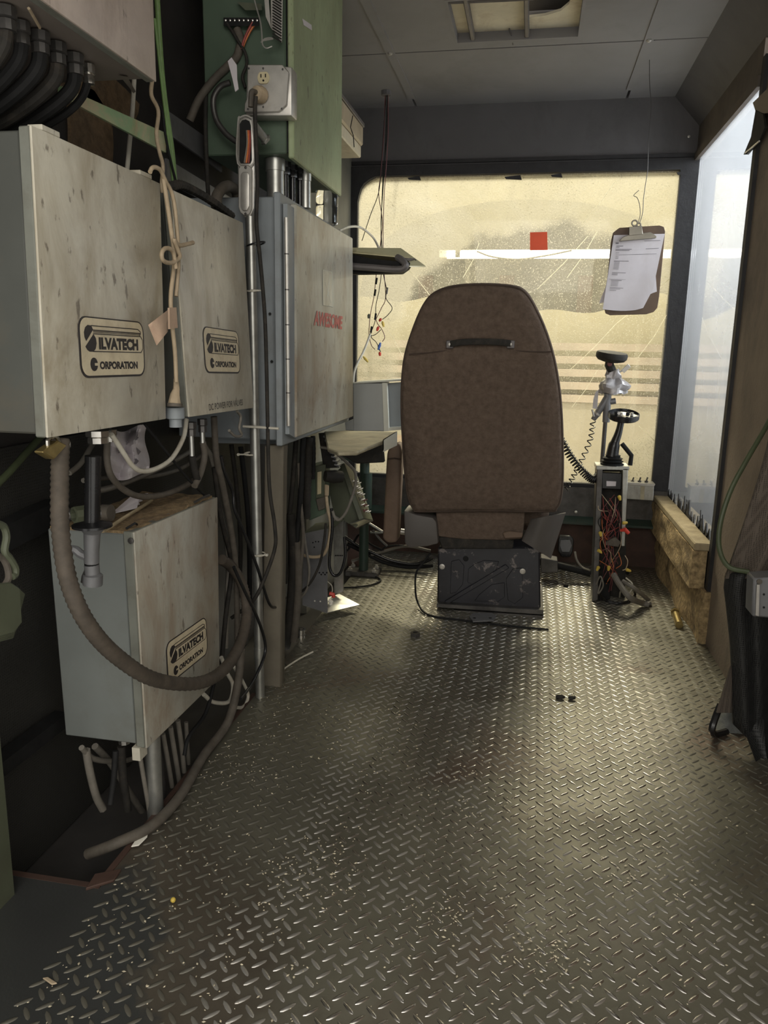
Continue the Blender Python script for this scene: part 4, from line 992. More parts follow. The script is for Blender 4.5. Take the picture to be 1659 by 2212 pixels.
for px in (1025, 1059):
    MB().lathe(at(px, 1335, z=0.016), (0, 0, 1), [(0.006, 0), (0.006, 0.0006)], 10).build('tab_hole', M['black'], ltab)
# ------------------------------------------------------------------ joystick console right of the seat
YC = 3.12
con = thing('joystick_console', 'narrow upright console stuffed with red wires, joystick on top', 'joystick console', at(1315, 1300, z=0))
def cp_(px, py, d=0.0): return at(px, py, y=YC - d)
def chan(pts, dep): 
    q = [cp_(*p) for p in pts]; return MB().hexa(q, [p + Vector((0, dep, 0)) for p in q])
chan(((1290, 1008), (1302, 1008), (1292, 1296), (1279, 1300)), 0.10).build('side_channel', M['steel_dark'], con, bevel=0.002)
chan(((1345, 1012), (1357, 1012), (1350, 1180), (1342, 1180)), 0.10).build('side_channel', M['galv'], con, bevel=0.002)
q = [at(*p, y=YC + 0.09) for p in ((1296, 1010), (1356, 1014), (1350, 1292), (1284, 1296))]
MB().hexa(q, [p + Vector((0, 0.008, 0)) for p in q]).build('back_plate', M['black_dusty'], con)
chan(((1288, 1006), (1360, 1008), (1359, 1016), (1288, 1015)), 0.11).build('top_plate', M['galv'], con, bevel=0.002)
q = [cp_(*p, -.02) for p in ((1300, 1020), (1344, 1022), (1342, 1058), (1300, 1056))]
blk = MB().hexa(q, [p + Vector((0, 0.05, 0)) for p in q]).build('switch_block', M['black_gloss'], con, bevel=0.003)
q = [cp_(*p, -.017) for p in ((1310, 1039), (1331, 1040), (1330, 1050), (1310, 1050))]
MB().prism(q, (0, -0.001, 0)).build('white_label', M['paper'], blk)
q = [cp_(*p, -.03) for p in ((1286, 1255), (1320, 1262), (1318, 1296), (1283, 1298))]
MB().hexa(q, [p + Vector((0, 0.05, 0)) for p in q]).build('base_block', M['black'], con, bevel=0.004)
q = [cp_(*p, .005) for p in ((1305, 1172), (1330, 1160), (1341, 1172), (1336, 1182), (1308, 1178))]
MB().prism(q, (0, 0.02, 0)).build('relay_block', M['brown_cable'], con, bevel=0.002)
r2 = random.Random(21)
for k in range(46):
    y0 = r2.uniform(1062, 1230); y1 = min(1285, y0 + r2.uniform(20, 90))
    xa, xb = r2.uniform(1294, 1342), r2.uniform(1294, 1342)
    lean = lambda y: -(y - 1060) * 0.035
    pts = [cp_(xa + lean(y0), y0, -.03), cp_((xa + xb) / 2 + r2.uniform(-16, 16) + lean(y0), (y0 + y1) / 2 + r2.uniform(-8, 12), r2.uniform(-.01, .02)), cp_(xb + lean(y1), y1, -.025 + r2.uniform(-.01, .03))]
    MB().tube(spline(pts, 6), 0.0016, 5).build('wire', M[('red_wire', 'maroon_wire', 'maroon_wire', 'maroon_wire', 'tan_cable', 'orange_wire', 'black')[k % 7]], con)
for px, py, a, b in ((1337, 1070, 3, 12), (1344, 1130, 12, -1), (1296, 1148, 2, 10), (1291, 1187, 8, 7), (1294, 1223, -5, 10), (1316, 1222, -2, 11), (1352, 1230, 8, 3)):
    MB().lathe(cp_(px, py, .012), cp_(px + a, py + b, .012) - cp_(px, py, .012), [(0.0035, 0), (0.0075, 0.004), (0.005, 0.018), (0.0035, 0.021)], 8).build('wire_nut', M['yellow'], con)
MB().tube([cp_(1340, 1146, .015), cp_(1350, 1144, .02), cp_(1358, 1152, .018)], 0.009, 8, rf=lambda i, m: (0.6, 1, 0.8)[i]).build('wire_connector', M['red_plastic'], con)
MB().tube(spline([cp_(1350, 1200, 0), cp_(1356, 1212, .01), cp_(1352, 1228, .012), cp_(1345, 1232, .01)]), 0.002, 5).build('wire', M['tan_cable'], con)
# joystick boot, stick, head
bt = cp_(1322, 1004, -.045)
MB().lathe(bt, (0.02, 0, 1), [(0.046, 0), (0.046, 0.006), (0.036, 0.010), (0.044, 0.016), (0.034, 0.021), (0.040, 0.028), (0.028, 0.032), (0.030, 0.040), (0.018, 0.044)], 18).build('rubber_boot', M['black'], con)
MB().tube(spline([cp_(1322, 985, -.04), cp_(1327, 960, -.04), cp_(1336, 935, -.04), cp_(1343, 905, -.04)], 5), 0.016, 12, rf=lambda i, m: 1.35 - 0.55 * min(1, abs(i / m - 0.0) * 1.3) + (0.25 if i < 6 else 0)).build('taped_grip', M['black_gloss'], con)
MB().tube([cp_(1343, 958, -.04), cp_(1364, 984, -.035), cp_(1361, 1005, -.035)], 0.009, 8).build('cable_stub', M['black'], con)
hc = cp_(1347, 898, -.04)
hd_ = MB().lathe(hc, (0.03, -0.25, 1), [(0.056, -0.012), (0.060, -0.008), (0.060, 0.010), (0.055, 0.012), (0.053, 0.004), (0.02, 0.002)], 20).build('joystick_head', M['black_gloss'], con)
for i, (dx, dy) in enumerate(((-.03, -.008), (-.012, -.02), (.012, -.018), (.03, -.006), (0.02, 0.02), (-0.018, 0.02))):
    MB().cyl(hc + Vector((dx, dy, 0.0)), hc + Vector((dx, dy, 0.014)), 0.006, n=8).build('switch_socket', (M['zinc'] if i % 2 else M['black']), hd_)
MB().lathe(cp_(1337, 893, .012), (0, -1, 0.3), [(0.006, 0), (0.006, 0.002)], 10).build('button_hole', M['zinc'], hd_)

# grey hose and leads spilling from the console foot
hs_ = [at(1325, 1240, y=3.08), at(1338, 1262, y=3.05), at(1360, 1290, y=3.0)]
tag(MB().tube(spline(hs_ + [at(1385, 1302, z=0.02), at(1402, 1306, z=0.014)], 6), 0.012, 10).build('hose', M['grey_cable']), 'grey hose drooping from the console foot to the floor', 'hose')
tag(MB().tube(spline([at(1345, 1255, y=3.07), at(1372, 1272, y=3.04), at(1400, 1296, z=0.02), at(1403, 1304, z=0.012)], 6), 0.009, 8).build('hose', M['grey_cable']), 'second thinner grey hose beside the hose at the console foot', 'hose')
tag(MB().tube(spline([at(1294, 1282, y=3.06), at(1310, 1298, z=0.012), at(1340, 1303, z=0.008), at(1362, 1296, z=0.008), at(1372, 1282, z=0.01), at(1356, 1262, y=3.1)], 6), 0.0055, 8).build('cord', M['black_gloss']), 'black cord looped on the floor at the console foot', 'cord')
tag(MB().tube(spline([at(1288, 1262, y=3.07), at(1297, 1245, y=3.05), at(1303, 1265, y=3.05), at(1292, 1282, y=3.06), at(1300, 1250, y=3.07)], 6), 0.003, 6).build('cord', M['grey_cable']), 'thin grey cord curled against the console foot', 'cord')
tag(MB().tube(spline([at(1352, 1248, y=3.06), at(1366, 1262, y=3.05), at(1360, 1280, y=3.05), at(1342, 1276, y=3.05), at(1338, 1290, z=0.01)], 6), 0.003, 6).build('cord', M['white_cable']), 'pale cord curled behind the grey hose at the console foot', 'cord')

# second joystick on its rod, wrapped in duct tape
YJ2 = 3.24
def jp(px, py, d=0.0): return at(px, py, y=YJ2 - d)
js = thing('joystick', 'tape-wrapped joystick with a broad black head standing on a thin rod', 'joystick', jp(1302, 1005))
MB().cyl(jp(1300, 1006), jp(1308, 905), 0.0085, n=8).build('rod', M['steel_dark'], js)
MB().cyl(jp(1309, 912), jp(1313, 850), 0.015, n=12).cyl(jp(1313, 858), jp(1289, 895), 0.016, 0.013).cyl(jp(1289, 895), jp(1281, 907), 0.0135, 0.010).cyl(jp(1316, 868), jp(1330, 866), 0.012).build('pipe_tee', M['grey_tin'], js, bevel=0.001)
MB().lathe(jp(1291, 892), jp(1280, 908) - jp(1291, 892), [(0.0155, 0), (0.0155, 0.008), (0.012, 0.009), (0.012, 0.016)], 10).build('cord_collar', M['zinc'], js)
MB().cyl(jp(1283, 900, .012), jp(1279, 884, .012), 0.004).build('clip', M['zinc'], js)
tp_ = MB(); r3 = random.Random(5)
def wad(u, v):
    a = 2 * math.pi * u; zc = 850 - 52 * v
    r = (0.052, 0.058, 0.046, 0.030, 0.024)[min(4, int(v * 4.99))] * (1 + 0.16 * math.sin(3 * a + 5 * v) + 0.09 * math.sin(7 * a - 9 * v))
    c = jp(1323 + 3 * v, zc)
    return c + Vector((r * math.cos(a), r * 0.7 * math.sin(a), 0.004 * math.sin(5 * a)))
tp_.grid(wad, 28, 8)
tp_.build('duct_tape_wad', M['tape'], js, ang=30)
MB().prism([jp(*p, .02) for p in ((1287, 846), (1293, 842), (1290, 884), (1280, 882), (1282, 862))], (0, 0.004, 0)).build('tape_tail', M['tape'], js)
MB().tube([jp(1322, 802), jp(1316, 788), jp(1318, 778)], 0.018, 10).build('neck', M['black_dusty'], js)
MB().lathe(jp(1317, 786, .02), (0, -1, 0), [(0.010, 0), (0.010, 0.004), (0.006, 0.006)], 10).build('red_button', M['maroon_wire'], js)
kh = jp(1321, 771)
MB().lathe(kh, (0.10, -0.12, 1), [(0.030, -0.020), (0.052, -0.014), (0.061, -0.004), (0.062, 0.010), (0.058, 0.018), (0.03, 0.021)], 22).build('palm_head', M['black_dusty'], js)
lv = MB().obox(jp(1352, 796, 0.0), (0.012, 0, 0.012), (0, 0.005, 0), (-0.006, 0, 0.006)).tube([jp(1330, 808), jp(1345, 800), jp(1360, 788)], 0.004, 6)
lv.build('side_switch', M['zinc'], js, bevel=0.001)
# coiled cords
def coil(path, r, turns, wire, name, matl, label):
    c = spline(path, 40); pts = []; m_ = len(c) - 1; N = turns * 10
    for i in range(N + 1):
        t = i / N * m_; k = min(int(t), m_ - 1); p = c[k].lerp(c[k + 1], t - k)
        d = (c[min(k + 1, m_)] - c[max(k - 1, 0)]).normalized()
        s = d.cross(Vector((0, 1, 0))).normalized(); w = d.cross(s)
        a = 2 * math.pi * turns * i / N
        pts.append(p + s * (r * math.cos(a)) + w * (r * math.sin(a)))
    return tag(MB().tube(pts, wire, 5).build(name, matl, ang=180), label, 'cord')
coil([jp(1281, 910), jp(1275, 950), jp(1256, 995), jp(1238, 1030), jp(1222, 1058)], 0.010, 13, 0.0024, 'coiled_cord', M['black_gloss'], 'stretched black coiled cord hanging from the taped joystick')
coil([at(1212, 950, y=3.14), at(1235, 990, y=3.14), at(1262, 1022, y=3.14), at(1282, 1036, y=3.14), at(1296, 1022, y=3.16)], 0.0135, 26, 0.0036, 'coiled_cord', M['black_gloss'], 'thick tight black coiled cord running from behind the seat to the console')

# switch box below the window corner, with toggles
sbx = thing('switch_box', 'galvanised switch box with toggle switches, low in the right corner by the front window', 'switch box', at(1382, 1080, y=3.66))
q = [at(*p, y=3.63) for p in ((1350, 1046), (1413, 1050), (1411, 1082), (1350, 1078))]
MB().hexa(q, [p + Vector((0, 0.07, 0)) for p in q]).build('housing', M['galv'], sbx, bevel=0.002)
q = [at(*p, y=3.622) for p in ((1345, 1041), (1416, 1046), (1413, 1051), (1348, 1047))]
MB().hexa(q, [p + Vector((0, 0.085, 0)) for p in q]).build('lid', M['zinc'], sbx, bevel=0.001)
q = [at(*p, y=3.627) for p in ((1384, 1050), (1393, 1051), (1391, 1080), (1383, 1079))]
MB().prism(q, (0, 0.003, 0)).build('strap', M['desk_top'], sbx)
for px in (1366, 1381, 1396):
    c = at(px, 1043, y=3.66)
    MB().cyl(c, c + Vector((0, 0, 0.010)), 0.008, n=8).cyl(c + Vector((0, 0, 0.01)), c + Vector((0.004, 0, 0.026)), 0.0035, n=6).build('toggle', M['steel_dark'], sbx)
# foot pedal and bar beyond the console
pd = thing('foot_pedal', 'black foot pedal with a pale pad on the floor beyond the seat', 'pedal', at(1222, 1225, z=0))
q = [at(*p, y=3.5) for p in ((1208, 1158), (1232, 1158), (1240, 1166), (1238, 1190), (1232, 1204), (1213, 1204), (1205, 1190), (1206, 1166))]
MB().prism(q, (0, 0.03, 0)).build('pedal_plate', M['black_gloss'], pd, bevel=0.004)
q = [at(*p, y=3.498) for p in ((1211, 1166), (1231, 1166), (1235, 1178), (1230, 1192), (1214, 1192), (1209, 1178))]
MB().prism(q, (0, -0.003, 0)).build('pedal_pad', M['grey_tin'], pd, bevel=0.002)
MB().cyl(at(1165, 1212, y=3.40), at(1276, 1238, y=3.40), 0.016).build('pedal_bar', M['black'], pd)
q = [at(*p, y=3.36) for p in ((1168, 1205), (1205, 1212), (1206, 1236), (1168, 1238))]
MB().hexa(q, [p + Vector((0, 0.08, 0)) for p in q]).build('pedal_foot', M['steel_dark'], pd, bevel=0.003)
tag(MB().tube(spline([at(1242, 1192, y=3.45), at(1246, 1210, y=3.42), at(1258, 1226, y=3.40), at(1274, 1232, y=3.36)], 6), 0.005, 6).build('cord', M['grey_cable']), 'grey cord running from the foot pedal to the console', 'cord')
tag(MB().ball(at(1244, 1106, y=3.68), 0.007).build('round_lamp', M['white_scrap']), 'tiny pale round spot lamp low on the front wall', 'lamp')

# ------------------------------------------------------------------ desk, instrument case, desk lamp at the left of the front window
ZD = 0.715
dk = thing('desk', 'sheet steel topped desk on a green pedestal left of the seat', 'desk', (-0.62, 3.2, 0))
dt = MB().prism([at(*p, z=ZD) for p in ((700, 932), (745, 930), (858, 933), (829, 952), (772, 975), (730, 976), (708, 968))], (0, 0, -0.012)).build('desk_top', M['desk_top'], dk, bevel=0.003)
MB().prism([at(829, 950, z=ZD), at(858, 932, z=ZD), at(858, 962, z=ZD - 0.001) - Vector((0, 0, 0.0)), at(829, 976, z=ZD)], (-0.004, 0.004, 0)).build('front_lip', M['monitor'], dk)
MB().prism([at(*p, y=2.47) for p in ((772, 975), (826, 958), (830, 999), (770, 1002), (735, 982))], (0, 0.02, 0)).build('apron', M['black_dusty'], dk, bevel=0.003)
lg = at(785, 1240, z=0.0)
MB().cyl((lg.x, lg.y, 0.02), (at(788, 1000, y=lg.y).x, lg.y, at(788, 995, y=lg.y).z), 0.0215, n=16).build('pedestal_leg', M['green_dark'], dk)
lt = at(792, 1060, y=lg.y)
MB().lathe((lt.x, lt.y, lt.z - 0.08), (0, 0, 1), [(0.024, 0), (0.024, 0.16)], 16).build('leg_sleeve', M['green_dark'], dk)
MB().prism([(lg.x - 0.075, lg.y - 0.05, 0), (lg.x + 0.075, lg.y - 0.05, 0), (lg.x + 0.075, lg.y + 0.05, 0), (lg.x - 0.075, lg.y + 0.05, 0)], (0, 0, 0.022)).build('foot_flange', M['steel_dark'], dk, bevel=0.004)
for dx, dy in ((-0.055, -0.03), (0.055, -0.03), (0.055, 0.03), (-0.055, 0.03)):
    MB().lathe((lg.x + dx, lg.y + dy, 0.022), (0, 0, 1), [(0.011, 0), (0.011, 0.009), (0.006, 0.009), (0.006, 0.018)], 6).build('flange_bolt', M['zinc'], dk)
tp2 = at(788, 995, y=lg.y)
MB().box(tp2.x - 0.10, tp2.x + 0.06, lg.y - 0.03, lg.y + 0.06, tp2.z, tp2.z + 0.03).build('top_bracket', M['green_dark'], dk)
YM = 3.02
mn = thing('instrument_case', 'grey instrument case with pale trim standing on the desk', 'instrument', at(800, 932, y=YM))
q = [at(*p, y=YM) for p in ((763, 828), (826, 828), (829, 931), (763, 931))]
MB().hexa(q, [p + Vector((0, 0.16, 0)) for p in q]).prism([at(*p, y=YM + 0.002) for p in ((745, 912), (766, 905), (830, 925), (830, 932), (747, 930))], (0, 0.15, 0)).build('case_shell', M['monitor'], mn, bevel=0.002)
q = [at(*p, y=YM - 0.004) for p in ((825, 827), (836, 827), (840, 931), (829, 932))]
MB().hexa(q, [p + Vector((0, 0.02, 0)) for p in q]).build('edge_trim', M['monitor_pale'], mn, bevel=0.001)
q = [at(*p, y=YM - 0.006) for p in ((763, 826), (868, 819), (868, 823), (763, 829))]
MB().hexa(q, [p + Vector((0, 0.17, 0)) for p in q]).build('top_cover', M['monitor_pale'], mn, bevel=0.001)
q = [at(*p, y=YM + 0.04) for p in ((836, 828), (885, 824), (885, 925), (840, 928))]
MB().hexa(q, [p + Vector((0, 0.02, 0)) for p in q]).build('screen', M['blue_side'], mn)
q = [at(*p, y=YM) for p in ((838, 924), (872, 922), (872, 928), (840, 931))]
MB().hexa(q, [p + Vector((0, 0.06, 0)) for p in q]).build('bottom_trim', M['monitor_pale'], mn)
# desk lamp hood reaching in front of the window
YL = 2.88
lm = thing('desk_lamp', 'cream flat lamp hood with grey tube arm reaching over the instrument case', 'lamp', at(800, 590, y=YL))
hd2 = [at(*p, y=YL) for p in ((740, 537), (863, 537), (896, 558), (740, 541))]
MB().prism([at(740, 537, y=YL + .10), at(866, 538, y=YL + .10), at(920, 577, y=YL + 0.02), at(884, 577, y=YL - 0.02), at(884, 558, y=YL - 0.03), at(740, 545, y=YL - 0.03)], (0, 0, 0.004)).build('hood', M['lamp_shade'], lm, bevel=0.001)
MB().prism([at(*p, y=YL - .025) for p in ((740, 546), (884, 559), (886, 570), (880, 580), (866, 590), (740, 592))], (0, 0.05, 0)).build('lamp_housing', M['black'], lm, bevel=0.003)
MB().prism([at(*p, y=YL - .03) for p in ((850, 555), (896, 558), (893, 561), (884, 564), (872, 560))], (0, 0.05, 0)).build('hinge_cap', M['steel_dark'], lm)
MB().tube(spline([at(740, 574, y=YL - .045), at(800, 578, y=YL - .045), at(862, 582, y=YL - .045), at(876, 574, y=YL - .045), at(868, 562, y=YL - .035), at(858, 556, y=YL - .02)], 6), 0.0125, 10).build('lamp_arm', M['lamp_grey'], lm)
MB().cyl(at(745, 575, y=YL - .045), at(620, 565, y=YL - .045), 0.0125).build('lamp_arm_rear', M['lamp_grey'], lm)

# hanging test leads with coloured clips
YW = 3.3
def wp(px, py): return at(px, py, y=YW)
ld = thing('test_leads', 'thin dark test leads with coloured clips hanging before the front window', 'wires', wp(820, 780))
for k, pts in enumerate((
    [(832, 200), (829, 290), (822, 380), (818, 420), (826, 480), (820, 540), (812, 600), (808, 640), (800, 680), (797, 720), (802, 745), (810, 755)],
    [(836, 205), (833, 300), (828, 400), (823, 480), (826, 560), (820, 620), (812, 660), (811, 690), (801, 720)],
    [(838, 205), (835, 300), (827, 390), (823, 520), (828, 590), (835, 625), (834, 645), (847, 665), (838, 680), (826, 690)],
    [(838, 205), (838, 300), (829, 440), (828, 560), (833, 640), (824, 665), (812, 690)],
    [(834, 205), (824, 350), (818, 415), (800, 465), (782, 520)],
    [(801, 720), (803, 730), (813, 740), (822, 760), (816, 748)],
    [(812, 690), (816, 700), (825, 712), (831, 728), (826, 738)],
    [(823, 712), (812, 722), (803, 725), (800, 720)],
    [(801, 722), (796, 735), (787, 755), (780, 775)])):
    MB().tube(spline([wp(*p) for p in pts], 6), 0.0016, 5).build('lead', M['black'] if k % 3 else M['maroon_wire'], ld)
for px, py, dx, dy, c in ((824, 688, -5, 6, 'red_plastic'), (826, 694, 3, 12, 'yellow'), (818, 705, -4, 10, 'red_plastic'), (822, 740, -5, 16, 'blue_plastic'), (820, 760, 1, 9, 'red_plastic'), (797, 678, -1, 10, 'olive'), (785, 770, 10, 12, 'yellow')):
    a, b = wp(px, py), wp(px + dx, py + dy)
    MB().tube([a, a.lerp(b, 0.4), b], 0.0065, 7, rf=lambda i, m: (0.5, 1.0, 0.6)[i]).build('clip', M[c], ld)
for px, py in ((813, 607), (810, 632), (802, 712), (836, 628), (811, 684)):
    MB().cyl(wp(px + 1, py - 7), wp(px - 1, py + 7), 0.0045, n=7).build('lead_joint', M['black'] if px != 836 else M['grey_cable'], ld)
tag(MB().tube(spline([at(733, 498, y=2.7), at(755, 490, y=2.9), at(780, 492, y=3.1), at(805, 512, y=3.3), at(818, 535, y=3.3), at(822, 545, y=3.3)], 6), 0.0045, 7).build('cord', M['white_cable']), 'white cord arching from the water bottle over the lamp hood', 'cord')
tag(MB().tube(spline([at(800, 722, y=3.2), at(786, 758, y=3.15), at(772, 785, y=3.1), at(765, 805, y=3.08), at(763, 828, y=3.06)], 6), 0.0045, 7).build('cord', M['white_cable']), 'white cord rising from the top of the instrument case beside the window', 'cord')
tag(MB().cyl(wp(834, 196), wp(834, 206), 0.02, n=10).build('ceiling_hook', M['cab_grey']), 'small grey cable hook under the ceiling above the test leads', 'hook')

# bottle on the blue-grey enclosure
yb = 2.56; bx = at(706, 490, y=yb).x
bo = thing('water_bottle', 'clear plastic water bottle standing on the blue-grey enclosure', 'bottle', (bx, yb, zb1))
MB().lathe((bx, yb, zb1 + 0.001), (0, 0, 1), [(0.032, 0), (0.036, 0.004), (0.036, 0.05), (0.0345, 0.054), (0.036, 0.058), (0.036, 0.085), (0.030, 0.105), (0.027, 0.112), (0.026, 0.114)], 20).build('bottle_body', M['bottle'], bo)
MB().prism([(bx - 0.034, yb - 0.01, zb1 + 0.10), (bx - 0.02, yb - 0.02, zb1 + 0.128), (bx, yb - 0.022, zb1 + 0.114), (bx + 0.03, yb - 0.01, zb1 + 0.116)], (0, 0.003, 0)).build('torn_film', M['bottle'], bo)

# beige heater case high on the left wall
hz = thing('wall_heater', 'beige cracked heater case high on the left beside the green cabinet', 'heater', (-0.8, 2.9, 1.70))
XH = -0.70
pa, pb, pc2, pd2, pe = at(738, 192, x=XH), at(785, 268, x=XH), at(783, 276, x=XH), at(773, 330, x=XH), at(738, 312, x=XH)
tz, bz, yf2 = pb.z, pd2.z, pb.y
MB().box(-0.86, XH, 2.2, yf2, bz + 0.045, tz - 0.01).build('case_body', M['beige_case'], hz, bevel=0.006)
MB().box(-0.86, XH + 0.004, 2.2, yf2 + 0.006, tz - 0.012, tz + 0.004).build('top_rim', M['lamp_grey'], hz, bevel=0.002)
MB().box(-0.86, XH - 0.006, 2.2, yf2 - 0.01, bz, bz + 0.044).build('lower_tray', M['cream_tray'], hz, bevel=0.004)
MB().tube([at(762, 250, x=XH + .001), at(757, 275, x=XH + .001), at(763, 292, x=XH + .001), at(765, 318, x=XH + .001)], 0.0018, 4).build('crack', M['black'], hz)

# clipboard hanging on a wire
YP = 3.30
def kp(px, py, d=0.0): return at(px, py, y=YP - d)
cl = thing('clipboard', 'brown hardboard clipboard with white forms hanging on a wire before the window', 'clipboard', kp(1365, 680))
bd = [kp(*p) for p in ((1330, 498), (1338, 492), (1425, 487), (1434, 490), (1437, 500), (1424, 640), (1420, 665), (1412, 674), (1396, 679), (1318, 681), (1308, 677), (1305, 665), (1312, 600), (1320, 520), (1324, 503))]
MB().prism(bd, (0, 0.004, 0)).build('board', M['hardboard'], cl, bevel=0.001)
p2 = MB().prism([kp(*p, .0015) for p in ((1330, 510), (1436, 506), (1416, 590), (1419, 630), (1410, 633), (1395, 640), (1294, 655), (1308, 620))], (0, -0.0006, 0)).build('back_sheet', M['paper'], cl)
def sheet(u, v):
    x = (1326 - 24 * v) * (1 - u) + (1436 - 34 * v) * u; y = 508 + 160 * v + 5 * math.sin(math.pi * u) * v - 3 * u
    if v > 0.75: x += (u > 0.7) * (-(v - 0.75) * 50 * (u - 0.7) / 0.3)
    return kp(x, y, 0.003 + 0.006 * math.sin(3.0 * u + 2 * v) ** 2 * v + 0.004 * v)
pf = MB().grid(sheet, 10, 14, (0, 0.0005, 0)).build('form_sheet', M['paper'], cl, ang=80)
pr = MB()
def tline(u0, u1, v, h=0.006):
    a, b, c, d = sheet(u0, v), sheet(u1, v), sheet(u1, v + h), sheet(u0, v + h); o = Vector((0, -0.0012, 0))
    pr.prism([a + o, b + o, c + o, d + o], (0, -0.0002, 0))
for u0, u1, v, h in ((.06, .12, .10, .02), (.62, .94, .085, .006), (.08, .22, .145, .008), (.08, .15, .165, .006), (.08, .40, .19, .007), (.08, .36, .205, .006), (.68, .94, .19, .006), (.09, .16, .235, .006), (.10, .92, .265, .005), (.10, .16, .29, .006), (.10, .16, .31, .006), (.08, .38, .345, .007),
                     (.09, .20, .36, .005), (.09, .20, .378, .005), (.09, .20, .396, .005), (.09, .20, .414, .005), (.09, .20, .432, .005), (.09, .20, .45, .005), (.08, .36, .50, .006), (.08, .2, .515, .005), (.08, .2, .53, .005), (.08, .30, .60, .007), (.09, .24, .62, .005), (.09, .24, .638, .005), (.09, .24, .656, .005), (.09, .24, .674, .005), (.08, .36, .70, .005), (.08, .30, .715, .005), (.08, .22, .735, .005), (.04, .38, .59, .003)):
    tline(u0, u1, v, h)
pr.build('printed_lines', M['print'], pf)
ck = MB().prism([kp(*p, .006) for p in ((1337, 521), (1345, 513), (1358, 508), (1404, 502), (1418, 511), (1416, 515), (1338, 522))], (0, -0.012, 0)).prism([kp(*p, .010) for p in ((1358, 491), (1386, 488), (1388, 507), (1358, 510))], (0, -0.010, 0))
ckl = ck.build('clip', M['clip_steel'], cl, bevel=0.002)
for px, py, r in ((1371, 482, 0.0105), (1380, 486, 0.007)):
    MB().tube([kp(px, py, .012) + Vector((r * math.cos(a), 0, r * math.sin(a))) for a in [2 * math.pi * i / 12 for i in range(12)]], 0.003, 6, True).build('clip_eye', M['clip_steel'], ckl)
wr = thing('hanging_wire', 'thin twisted wire holding up the clipboard', 'wire', kp(1390, 200))
MB().tube(spline([kp(1381, 484, .012), kp(1388, 460, .012), kp(1390, 430, .008), kp(1394, 400, .004), kp(1399, 365, 0), kp(1401, 300), kp(1406, 230), kp(1403, 175), at(1403, 110, y=3.3)], 5), 0.0014, 5).build('strand', M['steel_dark'], wr)
MB().tube(spline([kp(1379, 480, .012), kp(1383, 462, .012), kp(1381, 440, .010), kp(1376, 427, .010), kp(1369, 422, .010), kp(1380, 411, .010)], 5), 0.0013, 5).build('strand', M['steel_dark'], wr)
# orange sticker on the outside of the front window
tag(MB().prism([at(*p, y=YF + 0.0065) for p in ((1145, 502), (1182, 501), (1183, 540), (1145, 541))], (0, -0.001, 0)).build('sticker', M['sticker']), 'square orange-red sticker on the front window above the glowing strip', 'sticker')
# ------------------------------------------------------------------ hoses, cords and loose things on the left
def cable(name, label, pts, r, m, cat='cable', n=6, sides=7, rf=None, group=None):
    P = [at(p[0], p[1], **p[2]) if len(p) > 2 else at(p[0], p[1], x=-0.72) for p in pts]
    return tag(MB().tube(spline(P, n), r, sides, rf=rf).build(name, M[m], ang=60), label, cat, group)
def xs(x, *pts): return [(a, b, {'x': x}) for a, b in pts]
def ys(y, *pts): return [(a, b, {'y': y}) for a, b in pts]
def zs(z, *pts): return [(a, b, {'z': z}) for a, b in pts]

hp = [(131, 948, -.73), (129, 1040, -.725), (131, 1150, -.715), (150, 1262, -.70), (192, 1352, -.685), (255, 1420, -.675), (335, 1468, -.67), (425, 1476, -.67), (482, 1448, -.675), (518, 1392, -.69), (533, 1325, -.71), (524, 1265, -.73), (500, 1225, -.745), (478, 1208, -.75)]
cable('conduit_hose', 'thick ribbed brown hose looping in front of the low grey enclosure', [(a, b, {'x': c}) for a, b, c in hp], 0.0138, 'conduit_hose', 'hose', 16, 12, rf=lambda i, m: 1.0 + (0.06 if i % 2 else -0.06))
cable('hose', 'long dark hose running down past the pipe stand along the floor edge', xs(-.735, (521, 1400), (514, 1475), (492, 1560)) + zs(0.016, (440, 1632), (390, 1718), (330, 1782)) + [(250, 1822, {'z': 0.008}), (190, 1845, {'z': -0.03})], 0.0115, 'brown_cable', 'hose', 10, 10)
cable('cord', 'white cord looping below the beige enclosures', xs(-.735, (240, 938), (252, 955), (271, 985), (288, 1008), (309, 1018), (340, 1011), (372, 989), (396, 946), (403, 905)), 0.0050, 'white_cable', 'cord')
cable('cord', 'brown cord drooping in a wide loop behind the white cord', xs(-.77, (233, 940), (231, 990), (241, 1030), (271, 1060), (312, 1073), (366, 1065), (420, 1036), (440, 1000), (436, 920)), 0.0065, 'brown_cable', 'cord')
cable('cord', 'straight thin black cord slanting down to the low grey enclosure lid', xs(-.74, (312, 915), (360, 977), (405, 1033), (446, 1074)), 0.0030, 'black', 'cord')
cable('cord', 'pale cord lying level behind the low grey enclosure', xs(-.84, (205, 1062), (250, 1050), (320, 1022), (375, 996), (410, 975)), 0.0065, 'grey_cable', 'cord')
cable('cord', 'second pale cord behind, just below the hanging plastic bag', xs(-.88, (180, 1038), (260, 1030), (330, 1028), (390, 1012), (440, 980)), 0.0055, 'grey_cable', 'cord')
cable('cord', 'greenish strap slanting across the mesh wall at the left edge', xs(-.93, (-12, 1052), (20, 1020), (60, 975), (100, 930)), 0.0070, 'hose_green', 'cord')
cable('cord', 'grey-green cord slanting below the brass padlock', xs(-.86, (150, 1022), (175, 1000), (200, 960), (215, 935)), 0.0055, 'grey_cable', 'cord')
cable('strap', 'wide dusty brown strap hanging beside the conduit', xs(-.76, (462, 900), (468, 990), (484, 1062), (503, 1170), (511, 1260), (513, 1420)), 0.0085, 'brown_cable', 'strap', 8, 8)
